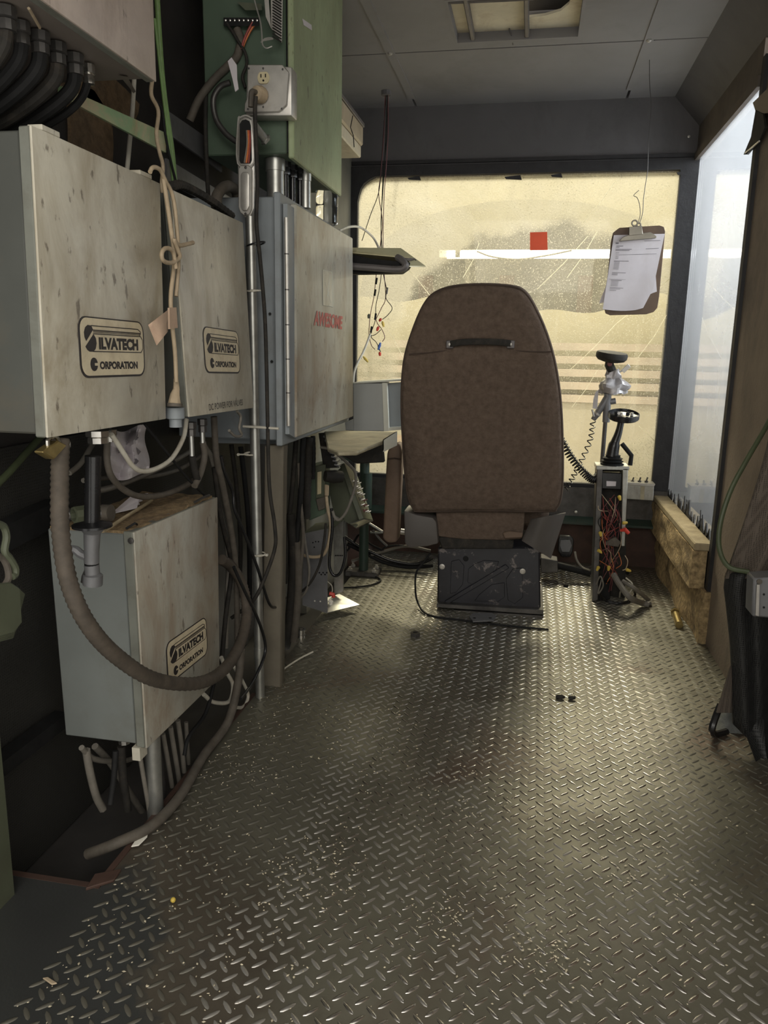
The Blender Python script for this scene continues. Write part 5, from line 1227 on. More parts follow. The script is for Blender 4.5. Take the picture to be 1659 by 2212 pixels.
cable('cord', 'black cord crossing the conduit from upper left and hooking up at the square post', xs(-.70, (478, 985), (486, 1020), (503, 1062), (507, 1100), (526, 1147), (556, 1226), (580, 1300), (594, 1312), (611, 1300), (615, 1235)), 0.0042, 'black_gloss', 'cord')
cable('cord', 'black power cord running straight down beside the conduit from the receptacle box', ys(1.955, (553, 208), (551, 240), (553, 300), (556, 400), (554, 480), (562, 560), (572, 680), (576, 800), (578, 900), (582, 1050), (594, 1140), (592, 1192)) + ys(1.92, (558, 1280), (533, 1310), (500, 1335)), 0.0052, 'black_dusty', 'cord')
cable('cord', 'black cord bowing out round the foot of the conduit', xs(-.70, (505, 1225), (530, 1280), (556, 1335), (572, 1385), (570, 1420), (545, 1475), (520, 1510)), 0.0045, 'black_gloss', 'cord')
cable('cord', 'white cord looping on the floor under the low grey enclosure', xs(-.75, (440, 1500), (462, 1517), (495, 1515), (503, 1480), (490, 1452), (478, 1420)), 0.0055, 'white_cable', 'cord')
cable('cord', 'second white loop nearer the conduit foot', xs(-.75, (500, 1527), (525, 1527), (536, 1502), (523, 1470), (505, 1440)), 0.0050, 'white_cable', 'cord')
cable('cord', 'thin black rod-like cord under the far corner of the low grey enclosure', xs(-.745, (464, 1470), (444, 1541), (408, 1592), (398, 1632)), 0.0048, 'black', 'cord')
for i, (pts, r) in enumerate((([(352, 1585), (362, 1640), (372, 1700)], .0055), ([(368, 1570), (378, 1630), (388, 1690)], .0060), ([(384, 1556), (392, 1610), (398, 1668)], .0060), ([(340, 1600), (350, 1660), (356, 1726)], .0045))):
    cable('thin_pipe', ('thin pipe just right of the stand pipe', 'second thin pipe right of the stand pipe', 'third thin pipe right of the stand pipe, furthest from it', 'thin dark pipe touching the stand pipe')[i], xs(-.775, *pts), r, 'grey_cable' if i != 3 else 'steel_dark', 'pipe', 4, 8)
cable('cord', 'grey-green cord hanging under the near end of the low grey enclosure', xs(-.84, (186, 1620), (195, 1670), (208, 1720), (222, 1748)), 0.0085, 'grey_cable', 'cord')
cable('cord', 'black cord hanging under the middle of the low grey enclosure', xs(-.80, (250, 1622), (246, 1680), (238, 1738)), 0.0065, 'black', 'cord')
for i, (pts, r, c) in enumerate((([(205, 1612), (240, 1650), (285, 1720), (318, 1770)], .0075, 'grey_cable'), ([(176, 1615), (205, 1640), (262, 1644), (300, 1635)], .0060, 'grey_cable'), ([(262, 1612), (266, 1680), (276, 1750)], .0090, 'black_dusty'), ([(402, 1560), (404, 1600), (408, 1650)], .0055, 'grey_cable'))):
    cable('hose', ('grey hose slanting down behind the stand pipe', 'grey cord lying level just under the low grey enclosure', 'thick black hose just left of the stand pipe', 'grey pipe under the far corner of the low grey enclosure')[i], xs(-.86 + 0.02 * i, *pts), r, c, 'hose', 5, 8)
cable('cord', 'thin grey cord hanging just left of the stand pipe', xs(-.765, (300, 1618), (312, 1690), (326, 1770)), 0.0050, 'grey_cable', 'cord')
# thick black cables from the glands of the upper left enclosure
for i, p in enumerate(GP0):
    q = [p + Vector((0, 0, 0.012)), p + Vector((-0.008, -0.012, -0.03))]
    q = [p + Vector((0, 0, 0.012)), p + Vector((-0.010, 0, -0.022)), p + Vector((-0.055, -0.004 * i, -0.062)), p + Vector((-0.12, -0.006 * i, -0.092)), p + Vector((-0.21, -0.006 * i, -0.104))]
    if i == 5: q = [p + Vector((0, 0, 0.012)), p + Vector((-0.01, -0.006, -0.02)), p + Vector((-0.035, -0.02, -0.05)), p + Vector((-0.09, -0.04, -0.085)), p + Vector((-0.15, -0.06, -0.12))]
    tag(MB().tube(spline(q, 6), (0.0095, 0.010, 0.0115, 0.0115, 0.011, 0.0065)[i], 10).build('cable', M['black_dusty'] if i in (0, 3) else M['black']), 'black cable drooping from the %s gland of the upper left enclosure' % ('first, leftmost', 'second', 'third', 'fourth', 'fifth', 'last, rightmost')[i], 'cable')
# green strips and tan wires between the left enclosures
cable('cord', 'green flat cord running from the top edge down behind the second beige enclosure', xs(-.80, (339, -10), (343, 60), (350, 160), (358, 230), (372, 330), (378, 400)), 0.0062, 'green_cable', 'cord')
cable('cord', 'pale green cord beside the green flat cord, between the left enclosures', xs(-.795, (334, 40), (342, 110), (352, 200), (364, 300), (374, 395)), 0.0035, 'green_cable', 'cord')
cable('cord', 'thin black cord curving beside the green cords', xs(-.785, (335, 215), (350, 240), (357, 290), (368, 345), (382, 400)), 0.0028, 'black', 'cord')
cable('cord', 'tan cord from the upper left enclosure down between the beige enclosures', xs(-.77, (329, 170), (327, 205), (342, 240), (338, 290), (345, 330), (352, 360), (350, 410), (366, 470), (374, 530)), 0.0042, 'tan_cable', 'cord')
cable('cord', 'pale cord hanging between the green mounting bar and large beige enclosure', xs(-.86, (290, 168), (286, 240), (278, 330), (274, 372)), 0.0050, 'white_cable', 'cord')
cable('cord', 'grey cord looped over the gap between the two beige enclosures', xs(-.69, (324, 372), (330, 362), (345, 366), (358, 392), (372, 420), (380, 470), (386, 560), (380, 640)), 0.0040, 'tan_cable', 'cord')
cable('cord', 'pale cord with a paper tag, hanging down the gap between the two beige enclosures', xs(-.692, (352, 380), (360, 430), (370, 500), (377, 560), (369, 640), (372, 700), (378, 760), (381, 825)), 0.0044, 'tan_cable', 'cord')
cable('cord', 'dark cord in the gap between the two beige enclosures', xs(-.735, (364, 400), (372, 500), (385, 600), (390, 700), (394, 820), (398, 900)), 0.0080, 'brown_cable', 'cord')
cable('cord', 'tan cord tied in a loop knot on the bundle between the beige enclosures', xs(-.682, (417, 524), (402, 528), (386, 530), (376, 518), (384, 540), (388, 556), (370, 568), (352, 562), (350, 545), (360, 536), (374, 545), (380, 580)), 0.0042, 'tan_cable', 'cord')
tg = thing('cord_tag', 'pinkish paper tag wrapped on the cord between the beige enclosures', 'tag', at(355, 740, x=-.69))
MB().prism([at(*p, x=-.688) for p in ((362, 665), (377, 664), (380, 708), (363, 711))], (0.004, 0, 0)).build('tag_wrap', M['tag_paper'], tg)
MB().grid(lambda u, v: at(320 + 42 * u + 18 * v * (1 - u), 702 - 32 * u + 44 * v + 2 * v * u, x=-.686 + 0.012 * math.sin(2.4 * u)), 8, 6, (0.0008, 0, 0)).build('tag_flap', M['tag_paper'], tg, ang=80)
plg = thing('power_plug', 'ribbed tan plug standing in the gap below the tagged cord', 'plug', at(378, 880, x=-.70))
MB().tube([at(380, 818, x=-.70), at(381, 840, x=-.70), at(378, 852, x=-.70), at(377, 872, x=-.70)], 0.0085, 10, rf=lambda i, m: (0.55, 0.8, 1.1, 1.5)[i]).build('plug_body', M['tan_cable'], plg)
MB().cyl(at(377, 871, x=-.70), at(377, 878, x=-.70), 0.0155).build('plug_rim', M['brown_cable'], plg)
tag(MB().lathe(at(378, 880, x=-.71), (0, 0, -1), [(0.019, 0), (0.019, 0.022), (0.013, 0.024), (0.013, 0.04)], 14).build('socket', M['blue_side']), 'pale grey round socket under the tan plug between the beige enclosures', 'socket')
# black lead and plug tails under the second enclosure
for i, (a, b) in enumerate((((413, 935), (415, 985)), ((437, 930), (438, 960)))):
    tag(MB().cyl(at(*a, x=-.735), at(*b, x=-.735), 0.0055, n=8).build('lead', M['galv']), ('pale stub of lead under the left gland of the second enclosure', 'pale stub of lead under the right gland of the second enclosure')[i], 'lead')
cable('cord', 'black cord hanging from the left gland under the second beige enclosure', xs(-.735, (415, 985), (420, 1015), (426, 1035)), 0.0085, 'black_dusty', 'cord')
cable('cord', 'grey-brown cord hanging from the right gland under the second beige enclosure', xs(-.735, (438, 955), (442, 985), (434, 1020), (420, 1050)), 0.0080, 'brown_cable', 'cord')
cable('cord', 'dark grey cord slanting down behind the far side of the low grey enclosure', xs(-.78, (440, 960), (460, 1000), (475, 1100), (492, 1200), (490, 1310), (488, 1400)), 0.0065, 'grey_cable', 'cord')
cable('cord', 'black cord close behind the far edge of the low grey enclosure', xs(-.77, (463, 1010), (478, 1120), (500, 1220), (488, 1330), (478, 1440)), 0.0065, 'black_dusty', 'cord')
cable('cord', 'short hooked grey cord end just under the corner of the second beige enclosure', xs(-.70, (512, 888), (520, 900), (517, 925), (522, 940), (508, 942), (495, 930)), 0.0035, 'grey_cable', 'cord')
# hand grip tool hanging in front of the low enclosure
YT = 1.19
def tp(px, py): return at(px, py, y=YT)
tl_ = thing('grip_tool', 'black ribbed hand grip with grey cast head hanging before the low grey enclosure', 'tool', tp(198, 1262))
a, b = tp(201, 985), tp(199, 1128)
nn = 40
MB().tube([a.lerp(b, i / nn) for i in range(nn + 1)], 0.0135, 14, rf=lambda i, m: 0.97 + 0.05 * (i % 2) if 3 < i < 34 else 1.0).build('grip', M['black_gloss'], tl_)
MB().lathe(tp(199, 1133), (0, 0, -1), [(0.012, -0.006), (0.034, 0.0), (0.034, 0.004), (0.018, 0.007), (0.015, 0.012)], 18).build('guard_flange', M['black_gloss'], tl_)
MB().tube([tp(199, 1140), tp(199, 1152), tp(198, 1190), tp(198, 1216)], 0.0135, 12, rf=lambda i, m: (1.7, 1.05, 0.95, 0.95)[i]).build('cast_stem', M['grey_tin'], tl_)
MB().tube(spline([tp(196, 1206), tp(176, 1198), tp(163, 1188), tp(150, 1187)]), 0.008, 8).build('side_arm', M['grey_tin'], tl_)
MB().cyl(tp(198, 1217), tp(198, 1220), 0.0125).build('seal_ring', M['black'], tl_)
MB().tube([tp(198, 1220), tp(200, 1240), tp(201, 1242), tp(200, 1263)], 0.0135, 12, rf=lambda i, m: (0.95, 0.95, 1.25, 1.25)[i]).build('nozzle', M['grey_tin'], tl_)
MB().tube([tp(192, 1232), tp(186, 1245), tp(184, 1258)], 0.008, 8).build('trigger_lug', M['steel_dark'], tl_)
# brass padlock under the large enclosure
pk = thing('padlock', 'brass padlock hanging under the near corner of the large beige enclosure', 'padlock', at(118, 985, x=-.72))
q = [at(*p, x=-.715) for p in ((92, 976), (127, 952), (146, 962), (118, 993), (94, 979))]
MB().prism(q, (-0.016, 0, 0)).build('lock_body', M['brass'], pk, bevel=0.002)
MB().tube(spline([at(104, 966, x=-.722), at(104, 950, x=-.722), at(118, 942, x=-.722), at(128, 954, x=-.722)]), 0.0035, 7).build('shackle', M['chrome'], pk)
# plastic bag with papers, hanging behind
def bag(u, v):
    return at(240 + 78 * u - 8 * math.sin(6 * v) * (u - 0.3), 925 + 105 * v + 8 * math.sin(5 * u), x=-.80 + 0.02 * math.sin(9 * u + 3 * v) + 0.012 * math.sin(13 * v - 4 * u))
pb_ = thing('plastic_bag', 'crumpled bag of papers hanging behind the white cord under the large enclosure', 'bag', at(275, 1030, x=-.82))
MB().grid(bag, 14, 14, (-0.004, 0, 0)).build('bag_film', M['paper'], pb_, ang=25)
bk = MB()
for k in range(9):
    u, v = r3.uniform(.1, .7), r3.uniform(.05, .6)
    a = bag(u, v) + Vector((0.004, 0, 0)); b = bag(u + .1, v + .12) + Vector((0.004, 0, 0)); c = bag(u + .02, v + .16) + Vector((0.004, 0, 0))
    bk.prism([a, b, c], (0.001, 0, 0))
bk.build('dark_print', M['print'], pb_)
# shackle and folded strap at the left edge
sh = thing('shackle_strap', 'steel shackle with a folded olive strap at the left edge', 'shackle', at(20, 1370, x=-.80))
MB().tube(spline(([at(*p, x=-.80) for p in ((-8, 1130), (8, 1138), (14, 1160), (10, 1190), (20, 1205), (32, 1225), (33, 1240), (26, 1246))])), 0.006, 9).build('shackle_bow', M['olive'], sh)
MB().tube(spline(([at(*p, x=-.805) for p in ((-8, 1200), (6, 1206), (16, 1226), (18, 1250), (6, 1270))])), 0.0055, 9).build('hook', M['brown_cable'], sh)
for k in range(4):
    d = k * 4
    MB().prism([at(*p, x=-.79 - 0.008 * k) for p in ((-15, 1262), (24, 1258), (44 + d, 1270 + d), (49 - d, 1345 + d), (30, 1368 + d), (-15, 1378 + d))], (-0.006, 0, 0)).build('strap_fold', M['olive'], sh, bevel=0.002)
# plastic tie lying on the floor, coupling, nuts, fittings, scraps
tie = thing('cable_tie', 'long white cable tie lying on the floor at the foot of the square post', 'cable tie', at(630, 1437, z=0.004))
MB().tube(spline([at(585, 1466, z=.007), at(612, 1446, z=.005), at(645, 1424, z=.006), at(676, 1408, z=.012)]), 0.0030, 6).build('strip', M['white_cable'], tie)
MB().obox(at(602, 1456, z=.006), (0.006, 0.002, 0), (-0.002, 0.006, 0), (0, 0, 0.004)).build('tie_head', M['white_cable'], tie)
cpn = at(650, 1376, z=0)
fitg = thing('coupling', 'plated pipe coupling lying on the floor below the grey channel boxes', 'pipe fitting', cpn)
MB().lathe(cpn, (0, 0, 1), [(0.017, 0), (0.017, 0.010), (0.014, 0.011), (0.014, 0.016), (0.018, 0.017), (0.018, 0.030), (0.012, 0.030), (0.012, 0.012)], 12).build('coupling_body', M['chrome'], fitg)
def nut(p, r, h, m, label, ax=(0, 0, 1)):
    return tag(MB().lathe(p, ax, [(r * 0.5, 0), (r, 0), (r, h), (r * 0.5, h), (r * 0.5, 0.001)], 6).build('nut', m), label, 'nut')
nut(at(1222, 1268, z=0), 0.011, 0.013, M['black'], 'small black nut on the floor between the seat and console')
nut(at(897, 1374, z=0), 0.018, 0.014, M['steel_dark'], 'dull nut lying on the floor left in front of the seat base')
nut(at(1353, 1240, z=0), 0.012, 0.012, M['black'], 'small black nut behind the console foot')
bf = thing('brass_fitting', 'brass pipe fitting lying on the floor against the right wall', 'pipe fitting', at(1463, 1350, z=0))
ba, bb = at(1458, 1322, z=0.016), at(1467, 1350, z=0.014)
MB().lathe(ba, bb - ba, [(0.011, -0.008), (0.011, 0), (0.018, 0.001), (0.018, 0.014)], 6).build('hex_collar', M['brass'], bf)
MB().cyl(ba.lerp(bb, 0.2), bb, 0.014).build('threaded_end', M['brass'], bf)
for i, (px, py, w) in enumerate(((1210, 1508, 0.010), (1235, 1510, 0.008))):
    p = at(px, py, z=0.003)
    tag(MB().prism([p + Vector((w * math.cos(a) * 1.5, w * math.sin(a) * 0.8, 0)) for a in (0.2, 1.3, 2.4, 3.6, 5.0)], (0, 0, 0.008)).build('debris_crumb', M['black_dusty'], bevel=0.001), ('dark crumb of debris in the middle of the floor', 'second dark crumb just right of the first on the floor')[i], 'debris')
tag(MB().prism([at(*p, z=0.004) for p in ((283, 1831), (296, 1812), (312, 1797), (321, 1797), (318, 1810), (300, 1828))], (0, 0, 0.003)).build('white_scrap', M['white_scrap'], bevel=0.001), 'bright white plastic scrap at the edge of the floor plate', 'scrap')
tag(MB().prism([at(*p, z=0.003) for p in ((92, 2115), (104, 2113), (124, 2126), (112, 2129))], (0, 0, 0.003)).build('wood_chip', M['tan_cable'], bevel=0.0008), 'pale curled wood chip near the lower left corner', 'wood chip')
tag(MB().ball(at(374, 1944, z=0.006), 0.005, 8).build('yellow_crumb', M['yellow']), 'single yellow crumb on the dark left part of the floor', 'crumb')
tag(MB().prism([at(*p, z=0.0) for p in ((185, 1925), (205, 1893), (262, 1882), (246, 1906))], (0, 0, 0.006)).build('rust_plate', M['rust_floor'], bevel=0.001), 'rusty brown corner plate at the left edge of the floor', 'plate')
gt = MB(); r4 = random.Random(3)
clusters = [((at(662, 1880, z=0)), .05, 120), (at(960, 1985, z=0), .03, 50), (at(1195, 2080, z=0), .04, 70), (at(1010, 1700, z=0), .10, 120), (at(1380, 1880, z=0), .05, 50), (at(470, 1660, z=0), .06, 60), (at(1150, 2030, z=0), .03, 30), (at(430, 1590, z=0), .08, 60)]
def grit(x, y):
    if not (-0.73 < x < 0.64 and 0.8 < y < 3.7): return
    s = r4.uniform(0.0007, 0.0022); a = r4.uniform(0, 6.3)
    c = Vector((x, y, 0.0015 + s * 0.4)); u = Vector((math.cos(a), math.sin(a), 0)) * s * r4.uniform(1, 2.2); w = Vector((-math.sin(a), math.cos(a), 0)) * s
    gt.add([c - u, c + w, c + u, c - w, c + Vector((0, 0, s))], [(0, 1, 4), (1, 2, 4), (2, 3, 4), (3, 0, 4)])
for c, s, k in clusters:
    for i in range(k): grit(r4.gauss(c.x, s), r4.gauss(c.y, s))
for i in range(1100): grit(r4.uniform(-0.73, 0.64), 0.8 + 2.9 * r4.random() ** 1.3)
for i in range(350): grit(r4.uniform(-0.72, -0.3), r4.uniform(0.85, 2.0))
gt.build('grit', M['chips'], fl, kind='stuff', recalc=False)

# ------------------------------------------------------------------ clutter between the conduit and the desk
# two open grey channel boxes
ch = thing('channel_box', 'open grey sheet metal channel box near the floor, packed with loose wires', 'channel box', at(690, 1325, z=0.02))
yc_ = 2.66
q = [at(*p, y=yc_) for p in ((657, 1152), (706, 1142), (706, 1325), (655, 1308))]
MB().hexa(q, [p + Vector((0.002, 0.004, 0)) for p in q]).build('near_panel', M['grey_tin'], ch)
MB().prism([q[2], q[2] + Vector((0.10, 0.12, 0.0)), q[3] + Vector((0.10, 0.16, 0)), q[3]], (0, 0, 0.003)).build('bottom_panel', M['galv'], ch)
MB().prism([q[0], q[1], q[1] + Vector((0.03, 0.16, 0)), q[0] + Vector((0.0, 0.16, 0))], (0, 0, 0.003)).build('top_panel', M['olive'], ch)
MB().prism([q[0], q[3], q[3] + Vector((0.0, 0.16, 0)), q[0] + Vector((0.0, 0.16, 0))], (-0.003, 0, 0)).build('rear_panel', M['grey_tin'], ch)
q2_ = [at(*p, y=yc_ + 0.14) for p in ((720, 1125), (742, 1122), (741, 1278), (722, 1284))]
MB().hexa(q2_, [p + Vector((0.002, 0.004, 0)) for p in q2_]).build('far_panel', M['galv'], ch)
MB().prism([at(*p, y=yc_ + 0.06) for p in ((706, 1142), (722, 1125), (742, 1122), (722, 1140))], (0, 0.02, 0)).build('bent_lid', M['olive'], ch)
for px, py in ((676, 1172), (682, 1170), (679, 1182), (688, 1170), (680, 1298), (692, 1299)):
    MB().lathe(at(px, py, y=yc_ - 0.001), (0, -1, 0), [(0.003, 0), (0.003, 0.001)], 8).build('hole', M['black'] if py < 1200 else M['white_scrap'], ch)
for i in range(5):
    MB().lathe(at(690 + i * 4, 1237 + (i % 2) * 4, y=yc_ - 0.001), (0, -1, 0), [(0.0035, 0), (0.0035, 0.001)], 6).build('slot', M['black'], ch)
    MB().lathe(at(725 + i * 3.6, 1200, y=yc_ + 0.139), (0, -1, 0), [(0.003, 0), (0.003, 0.001)], 6).build('slot', M['black'], ch)
for i, (c, pts) in enumerate((('red_plastic', [(712, 1282), (720, 1284), (720, 1290)]), ('white_scrap', [(710, 1296), (716, 1300), (714, 1306)]))):
    MB().tube([at(*p, y=yc_ + 0.06) for p in pts], 0.008, 8).build('connector', M[c], ch)
MB().tube(spline([at(*p, y=yc_ + 0.06) for p in ((706, 1255), (716, 1264), (718, 1276), (714, 1282))]), 0.002, 5).build('lead', M['white_cable'], ch)
# green outlet box with plugs above it
gb = thing('outlet_box', 'green outlet box with plugs, above the grey channel box', 'outlet box', at(700, 1130, y=2.6))
q = [at(*p, y=2.60) for p in ((670, 1012), (703, 1004), (703, 1110), (668, 1125))]
MB().hexa(q, [p + Vector((-0.02, 0.14, 0)) for p in q]).build('box_body', M['green_side'], gb, bevel=0.003)
MB().prism([at(*p, y=2.597) for p in ((682, 1006), (704, 1003), (703, 1073), (683, 1076))], (0, -0.004, 0)).build('cover_plate', M['olive'], gb, bevel=0.001)
MB().prism([at(*p, y=2.592) for p in ((686, 1020), (695, 1018), (694, 1066), (686, 1068))], (0, -0.003, 0)).build('socket_strip', M['ivory'], gb)
MB().tube([at(702, 1028, y=2.58), at(722, 1030, y=2.60), at(738, 1030, y=2.62)], 0.022, 12, rf=lambda i, m: (0.85, 1.1, 0.95)[i]).build('round_plug', M['black_dusty'], gb)
MB().hexa(*[[at(*p, y=2.575 + d) for p in ((701, 1046), (711, 1048), (710, 1072), (701, 1072))] for d in (0, 0.025)]).build('tan_plug', M['tan_cable'], gb, bevel=0.003)
MB().hexa(*[[at(*p, y=2.585 + d) for p in ((682, 1078), (703, 1072), (703, 1098), (688, 1104))] for d in (0, 0.02)]).build('lower_plug', M['brown_cable'], gb, bevel=0.002)
cable('cord', 'flat tan cord curving from the outlet box plugs down past the grey channel box', ys(2.57, (705, 1072), (708, 1100), (714, 1130), (711, 1165), (703, 1192), (690, 1202), (670, 1203), (648, 1196), (626, 1178), (610, 1180)), 0.0060, 'tan_cable', 'cord', 6, 8)
cable('cord', 'black cord hanging in a long loop over the grey channel boxes', ys(2.56, (716, 1098), (718, 1140), (713, 1190), (712, 1225), (722, 1243), (736, 1236), (746, 1200), (744, 1160)), 0.0055, 'black_gloss', 'cord')
cable('cord', 'grey cord arching from the counter round to the outlet box', ys(2.55, (692, 966), (712, 970), (732, 984), (752, 1002), (767, 1020), (768, 1045), (760, 1075), (748, 1105), (734, 1122), (724, 1120), (718, 1104)), 0.0052, 'grey_cable', 'cord')
cable('cord', 'black cord bowing from the grey channel box across to the square post', ys(2.5, (704, 1130), (700, 1170), (690, 1220), (668, 1262), (640, 1285), (615, 1292)), 0.0045, 'black_dusty', 'cord')
cable('cord', 'pale grey cord curling under the grey channel box', ys(2.5, (656, 1150), (662, 1190), (668, 1230), (664, 1268), (650, 1290), (630, 1292), (612, 1290)), 0.0048, 'grey_cable', 'cord')
# control panel with switches, tilted, under the counter
cpn2 = thing('control_panel', 'tilted olive control panel with rows of small switches under the desk', 'control panel', at(780, 1140, y=3.0))
A_, B_, C_, D_ = at(744, 1000, y=2.78), at(786, 1120, y=2.74), at(806, 1124, y=3.02), at(768, 1016, y=3.06)
nrm = (B_ - A_).cross(D_ - A_).normalized()
if nrm.x < 0: nrm = -nrm
MB().hexa([A_, B_, C_, D_], [p - nrm * 0.02 for p in (A_, B_, C_, D_)]).build('panel_face', M['olive'], cpn2, bevel=0.002)
MB().prism([at(*p, y=2.79) for p in ((744, 1002), (786, 1118), (768, 1140), (722, 1112), (706, 1040))], (0, 0.02, 0)).build('side_panel', M['olive'], cpn2)
MB().prism([B_, C_, at(770, 1140, y=2.82), at(757, 1130, y=2.76)], (0, 0, -0.004)).build('bottom_edge', M['galv'], cpn2)
for i in range(6):
    for j in range(3):
        p = A_.lerp(B_, 0.30 + 0.11 * i).lerp(D_.lerp(C_, 0.30 + 0.11 * i), 0.25 + 0.22 * j)
        MB().lathe(p, nrm, [(0.007, 0), (0.007, 0.003), (0.003, 0.004), (0.0025, 0.014), (0.0035, 0.015)], 7).build('switch', M[('chrome', 'chrome', 'red_plastic', 'steel_dark', 'chrome', 'maroon_wire')[(i + j) % 6 if i > 2 else 0]], cpn2)
# dark finned object and braided leads behind the blue enclosure
fd = thing('finned_radiator', 'dark finned radiator leaning behind the blue-grey enclosure above the control panel', 'radiator', at(715, 1010, y=2.62))
q = [at(*p, y=2.62) for p in ((690, 940), (706, 938), (733, 1010), (700, 1012))]
MB().hexa(q, [p + Vector((-0.02, 0.06, 0)) for p in q]).build('core', M['black_dusty'], fd)
for k in range(8):
    p = at(706 + 3.4 * k, 943 + 8.6 * k, y=2.615)
    MB().obox(p, (0.008, 0, -0.002), (0, 0.02, 0), (0.0, 0, 0.003)).build('fin', M['grey_tin'], fd)
cable('braided_cable', 'black braided cable hanging under the far end of the blue-grey enclosure', ys(2.45, (668, 945), (666, 990), (664, 1050), (662, 1120)), 0.013, 'black_dusty', 'cable', 8, 8, rf=lambda i, m: 1 + 0.12 * (i % 2))
cable('braided_cable', 'second black braided cable just right of the first under the enclosure', ys(2.5, (676, 942), (677, 985), (675, 1035)), 0.008, 'black', 'cable', 8, 8, rf=lambda i, m: 1 + 0.12 * (i % 2))
# bundle of dark hoses behind the square post
for i, (pts, r, c) in enumerate((
    ([(640, 945), (632, 1050), (622, 1150), (616, 1260)], .008, 'black_dusty'), ([(655, 945), (650, 1060), (640, 1180), (628, 1300), (618, 1390)], .009, 'black'),
    ([(628, 1110), (634, 1200), (630, 1290), (622, 1370), (616, 1400)], .016, 'black_dusty'), ([(642, 1170), (644, 1260), (640, 1330), (634, 1385)], .013, 'brown_cable'),
    ([(618, 960), (612, 1080), (605, 1180), (598, 1260)], .006, 'grey_cable'), ([(520, 965), (530, 1050), (538, 1150), (540, 1300)], .008, 'black'),
    ([(500, 960), (512, 1060), (520, 1180), (516, 1290)], .007, 'black_dusty'), ([(645, 1000), (650, 1090), (655, 1160), (648, 1240)], .006, 'brown_cable'))):
    cable('hose', ('thin black hose dropping from the blue-grey enclosure just right of the square post', 'longer black hose right of the square post reaching the floor', 'thick black hose near the floor right of the square post', 'brown hose standing near the floor beside the grey channel box', 'slim grey hose touching the square post', 'black hose just left of the conduit', 'second black hose left of the conduit', 'slim brown hose left of the green outlet box')[i], ys(2.35 if i not in (5, 6) else 2.2, *pts), r, c, 'hose', 6, 9)
tag(MB().hexa(*[[at(*p, y=2.4 + d) for p in ((611, 1168), (634, 1166), (636, 1198), (612, 1200))] for d in (0, 0.04)]).build('junction_block', M['ivory'], bevel=0.003), 'small pale junction block behind the square post', 'junction box')
# floor cables beyond the desk leg
for i, (pts, r, c) in enumerate((
    ([(745, 1160), (775, 1180), (810, 1196), (850, 1212), (900, 1218), (935, 1205)], .009, 'black_gloss'),
    ([(750, 1175), (790, 1195), (830, 1215), (880, 1225), (935, 1222)], .009, 'black'),
    ([(760, 1212), (800, 1200), (840, 1188), (880, 1180), (930, 1190)], .007, 'grey_cable'),
    ([(796, 1130), (820, 1145), (825, 1150), (800, 1150)], .007, 'galv'),
    ([(805, 1145), (820, 1165), (836, 1180)], .007, 'steel_dark'),
    ([(750, 1190), (765, 1170), (778, 1155), (800, 1175), (830, 1190)], .005, 'black'),
    ([(820, 1195), (832, 1182), (860, 1178), (900, 1182)], .004, 'black_gloss'))):
    cable('floor_cable', ('thick glossy black cable on the floor between desk leg and seat', 'second thick black cable on the floor just in front of the glossy one', 'grey cable crossing the floor cables behind the seat arm', 'pale bent metal rod sticking out right of the desk leg', 'dark steel rod slanting right of the desk leg', 'thin black cable tangled round the desk leg', 'thin shiny black cable above the thick floor cables')[i], ys(3.38, *pts), r, c, 'cable', 6, 8)
cable('floor_cable', 'thin black cable curling on the lit floor in front of the desk leg', zs(.006, (735, 1270), (770, 1268), (800, 1264), (822, 1254), (812, 1246), (790, 1244)), .004, 'black', 'cable')
cable('floor_cable', 'black cable dropping from the seat pedestal and running out across the floor in front', ys(2.88, (930, 1195), (915, 1215), (900, 1235), (897, 1265), (902, 1300)) + zs(.005, (925, 1328), (1000, 1340), (1080, 1350), (1185, 1360)), .0038, 'black', 'cable')
tag(MB().tube(spline([at(915, 1215, y=2.9), at(925, 1205, y=2.9), at(945, 1203, y=2.9)]), .005, 6).build('cord', M['black_dusty']), 'short black cord end at the left side of the seat pedestal', 'cord')

# bits around the green cabinet: taped bundle, hooks
cable('cable', 'dark taped cable bundle rising to the terminal strip of the green cabinet', ys(2.07, (410, 260), (430, 215), (460, 175), (490, 145), (510, 125), (517, 105), (521, 90), (512, 62)), .0105, 'brown_cable', 'cable', 6, 9)
cable('cable', 'black lead from the terminal strip to the receptacle box', ys(2.06, (490, 50), (503, 70), (515, 90), (530, 115), (533, 140), (524, 165), (530, 190)), .0040, 'black_dusty', 'cable')
cable('cable', 'orange lead from the terminal strip of the green cabinet', ys(2.065, (553, 48), (540, 68), (530, 88), (524, 104)), .0030, 'orange_wire', 'cable')
cable('cable', 'red lead from the terminal strip of the green cabinet', ys(2.06, (546, 48), (534, 70), (526, 90), (522, 106)), .0030, 'red_wire', 'cable')
cable('cable', 'grey flexible hose curving down from the taped bundle to the open conduit fitting', ys(2.03, (497, 178), (475, 188), (461, 215), (466, 255), (485, 285), (505, 302), (517, 308)), .0075, 'steel_dark', 'cable', 6, 9)
tag(MB().prism([at(*p, y=2.0) for p in ((492, 132), (500, 124), (511, 140), (512, 170), (515, 192), (508, 198), (502, 170))], (0, 0.003, 0)).build('tape_strip', M['paper']), 'strip of grubby masking tape hanging from the taped cable bundle', 'tape')
tag(MB().tube(spline([at(*p, y=2.02) for p in ((547, -10), (555, 20), (563, 50), (566, 85), (564, 92), (572, 84), (584, 82), (590, 84))] ) + spline([at(*p, y=2.02) for p in ((566, 88), (568, 98), (576, 104), (588, 100))]), .0018, 5).build('wire_hook', M['zinc']), 'thin pale wire with a hooked end hanging in front of the green cabinet', 'wire')
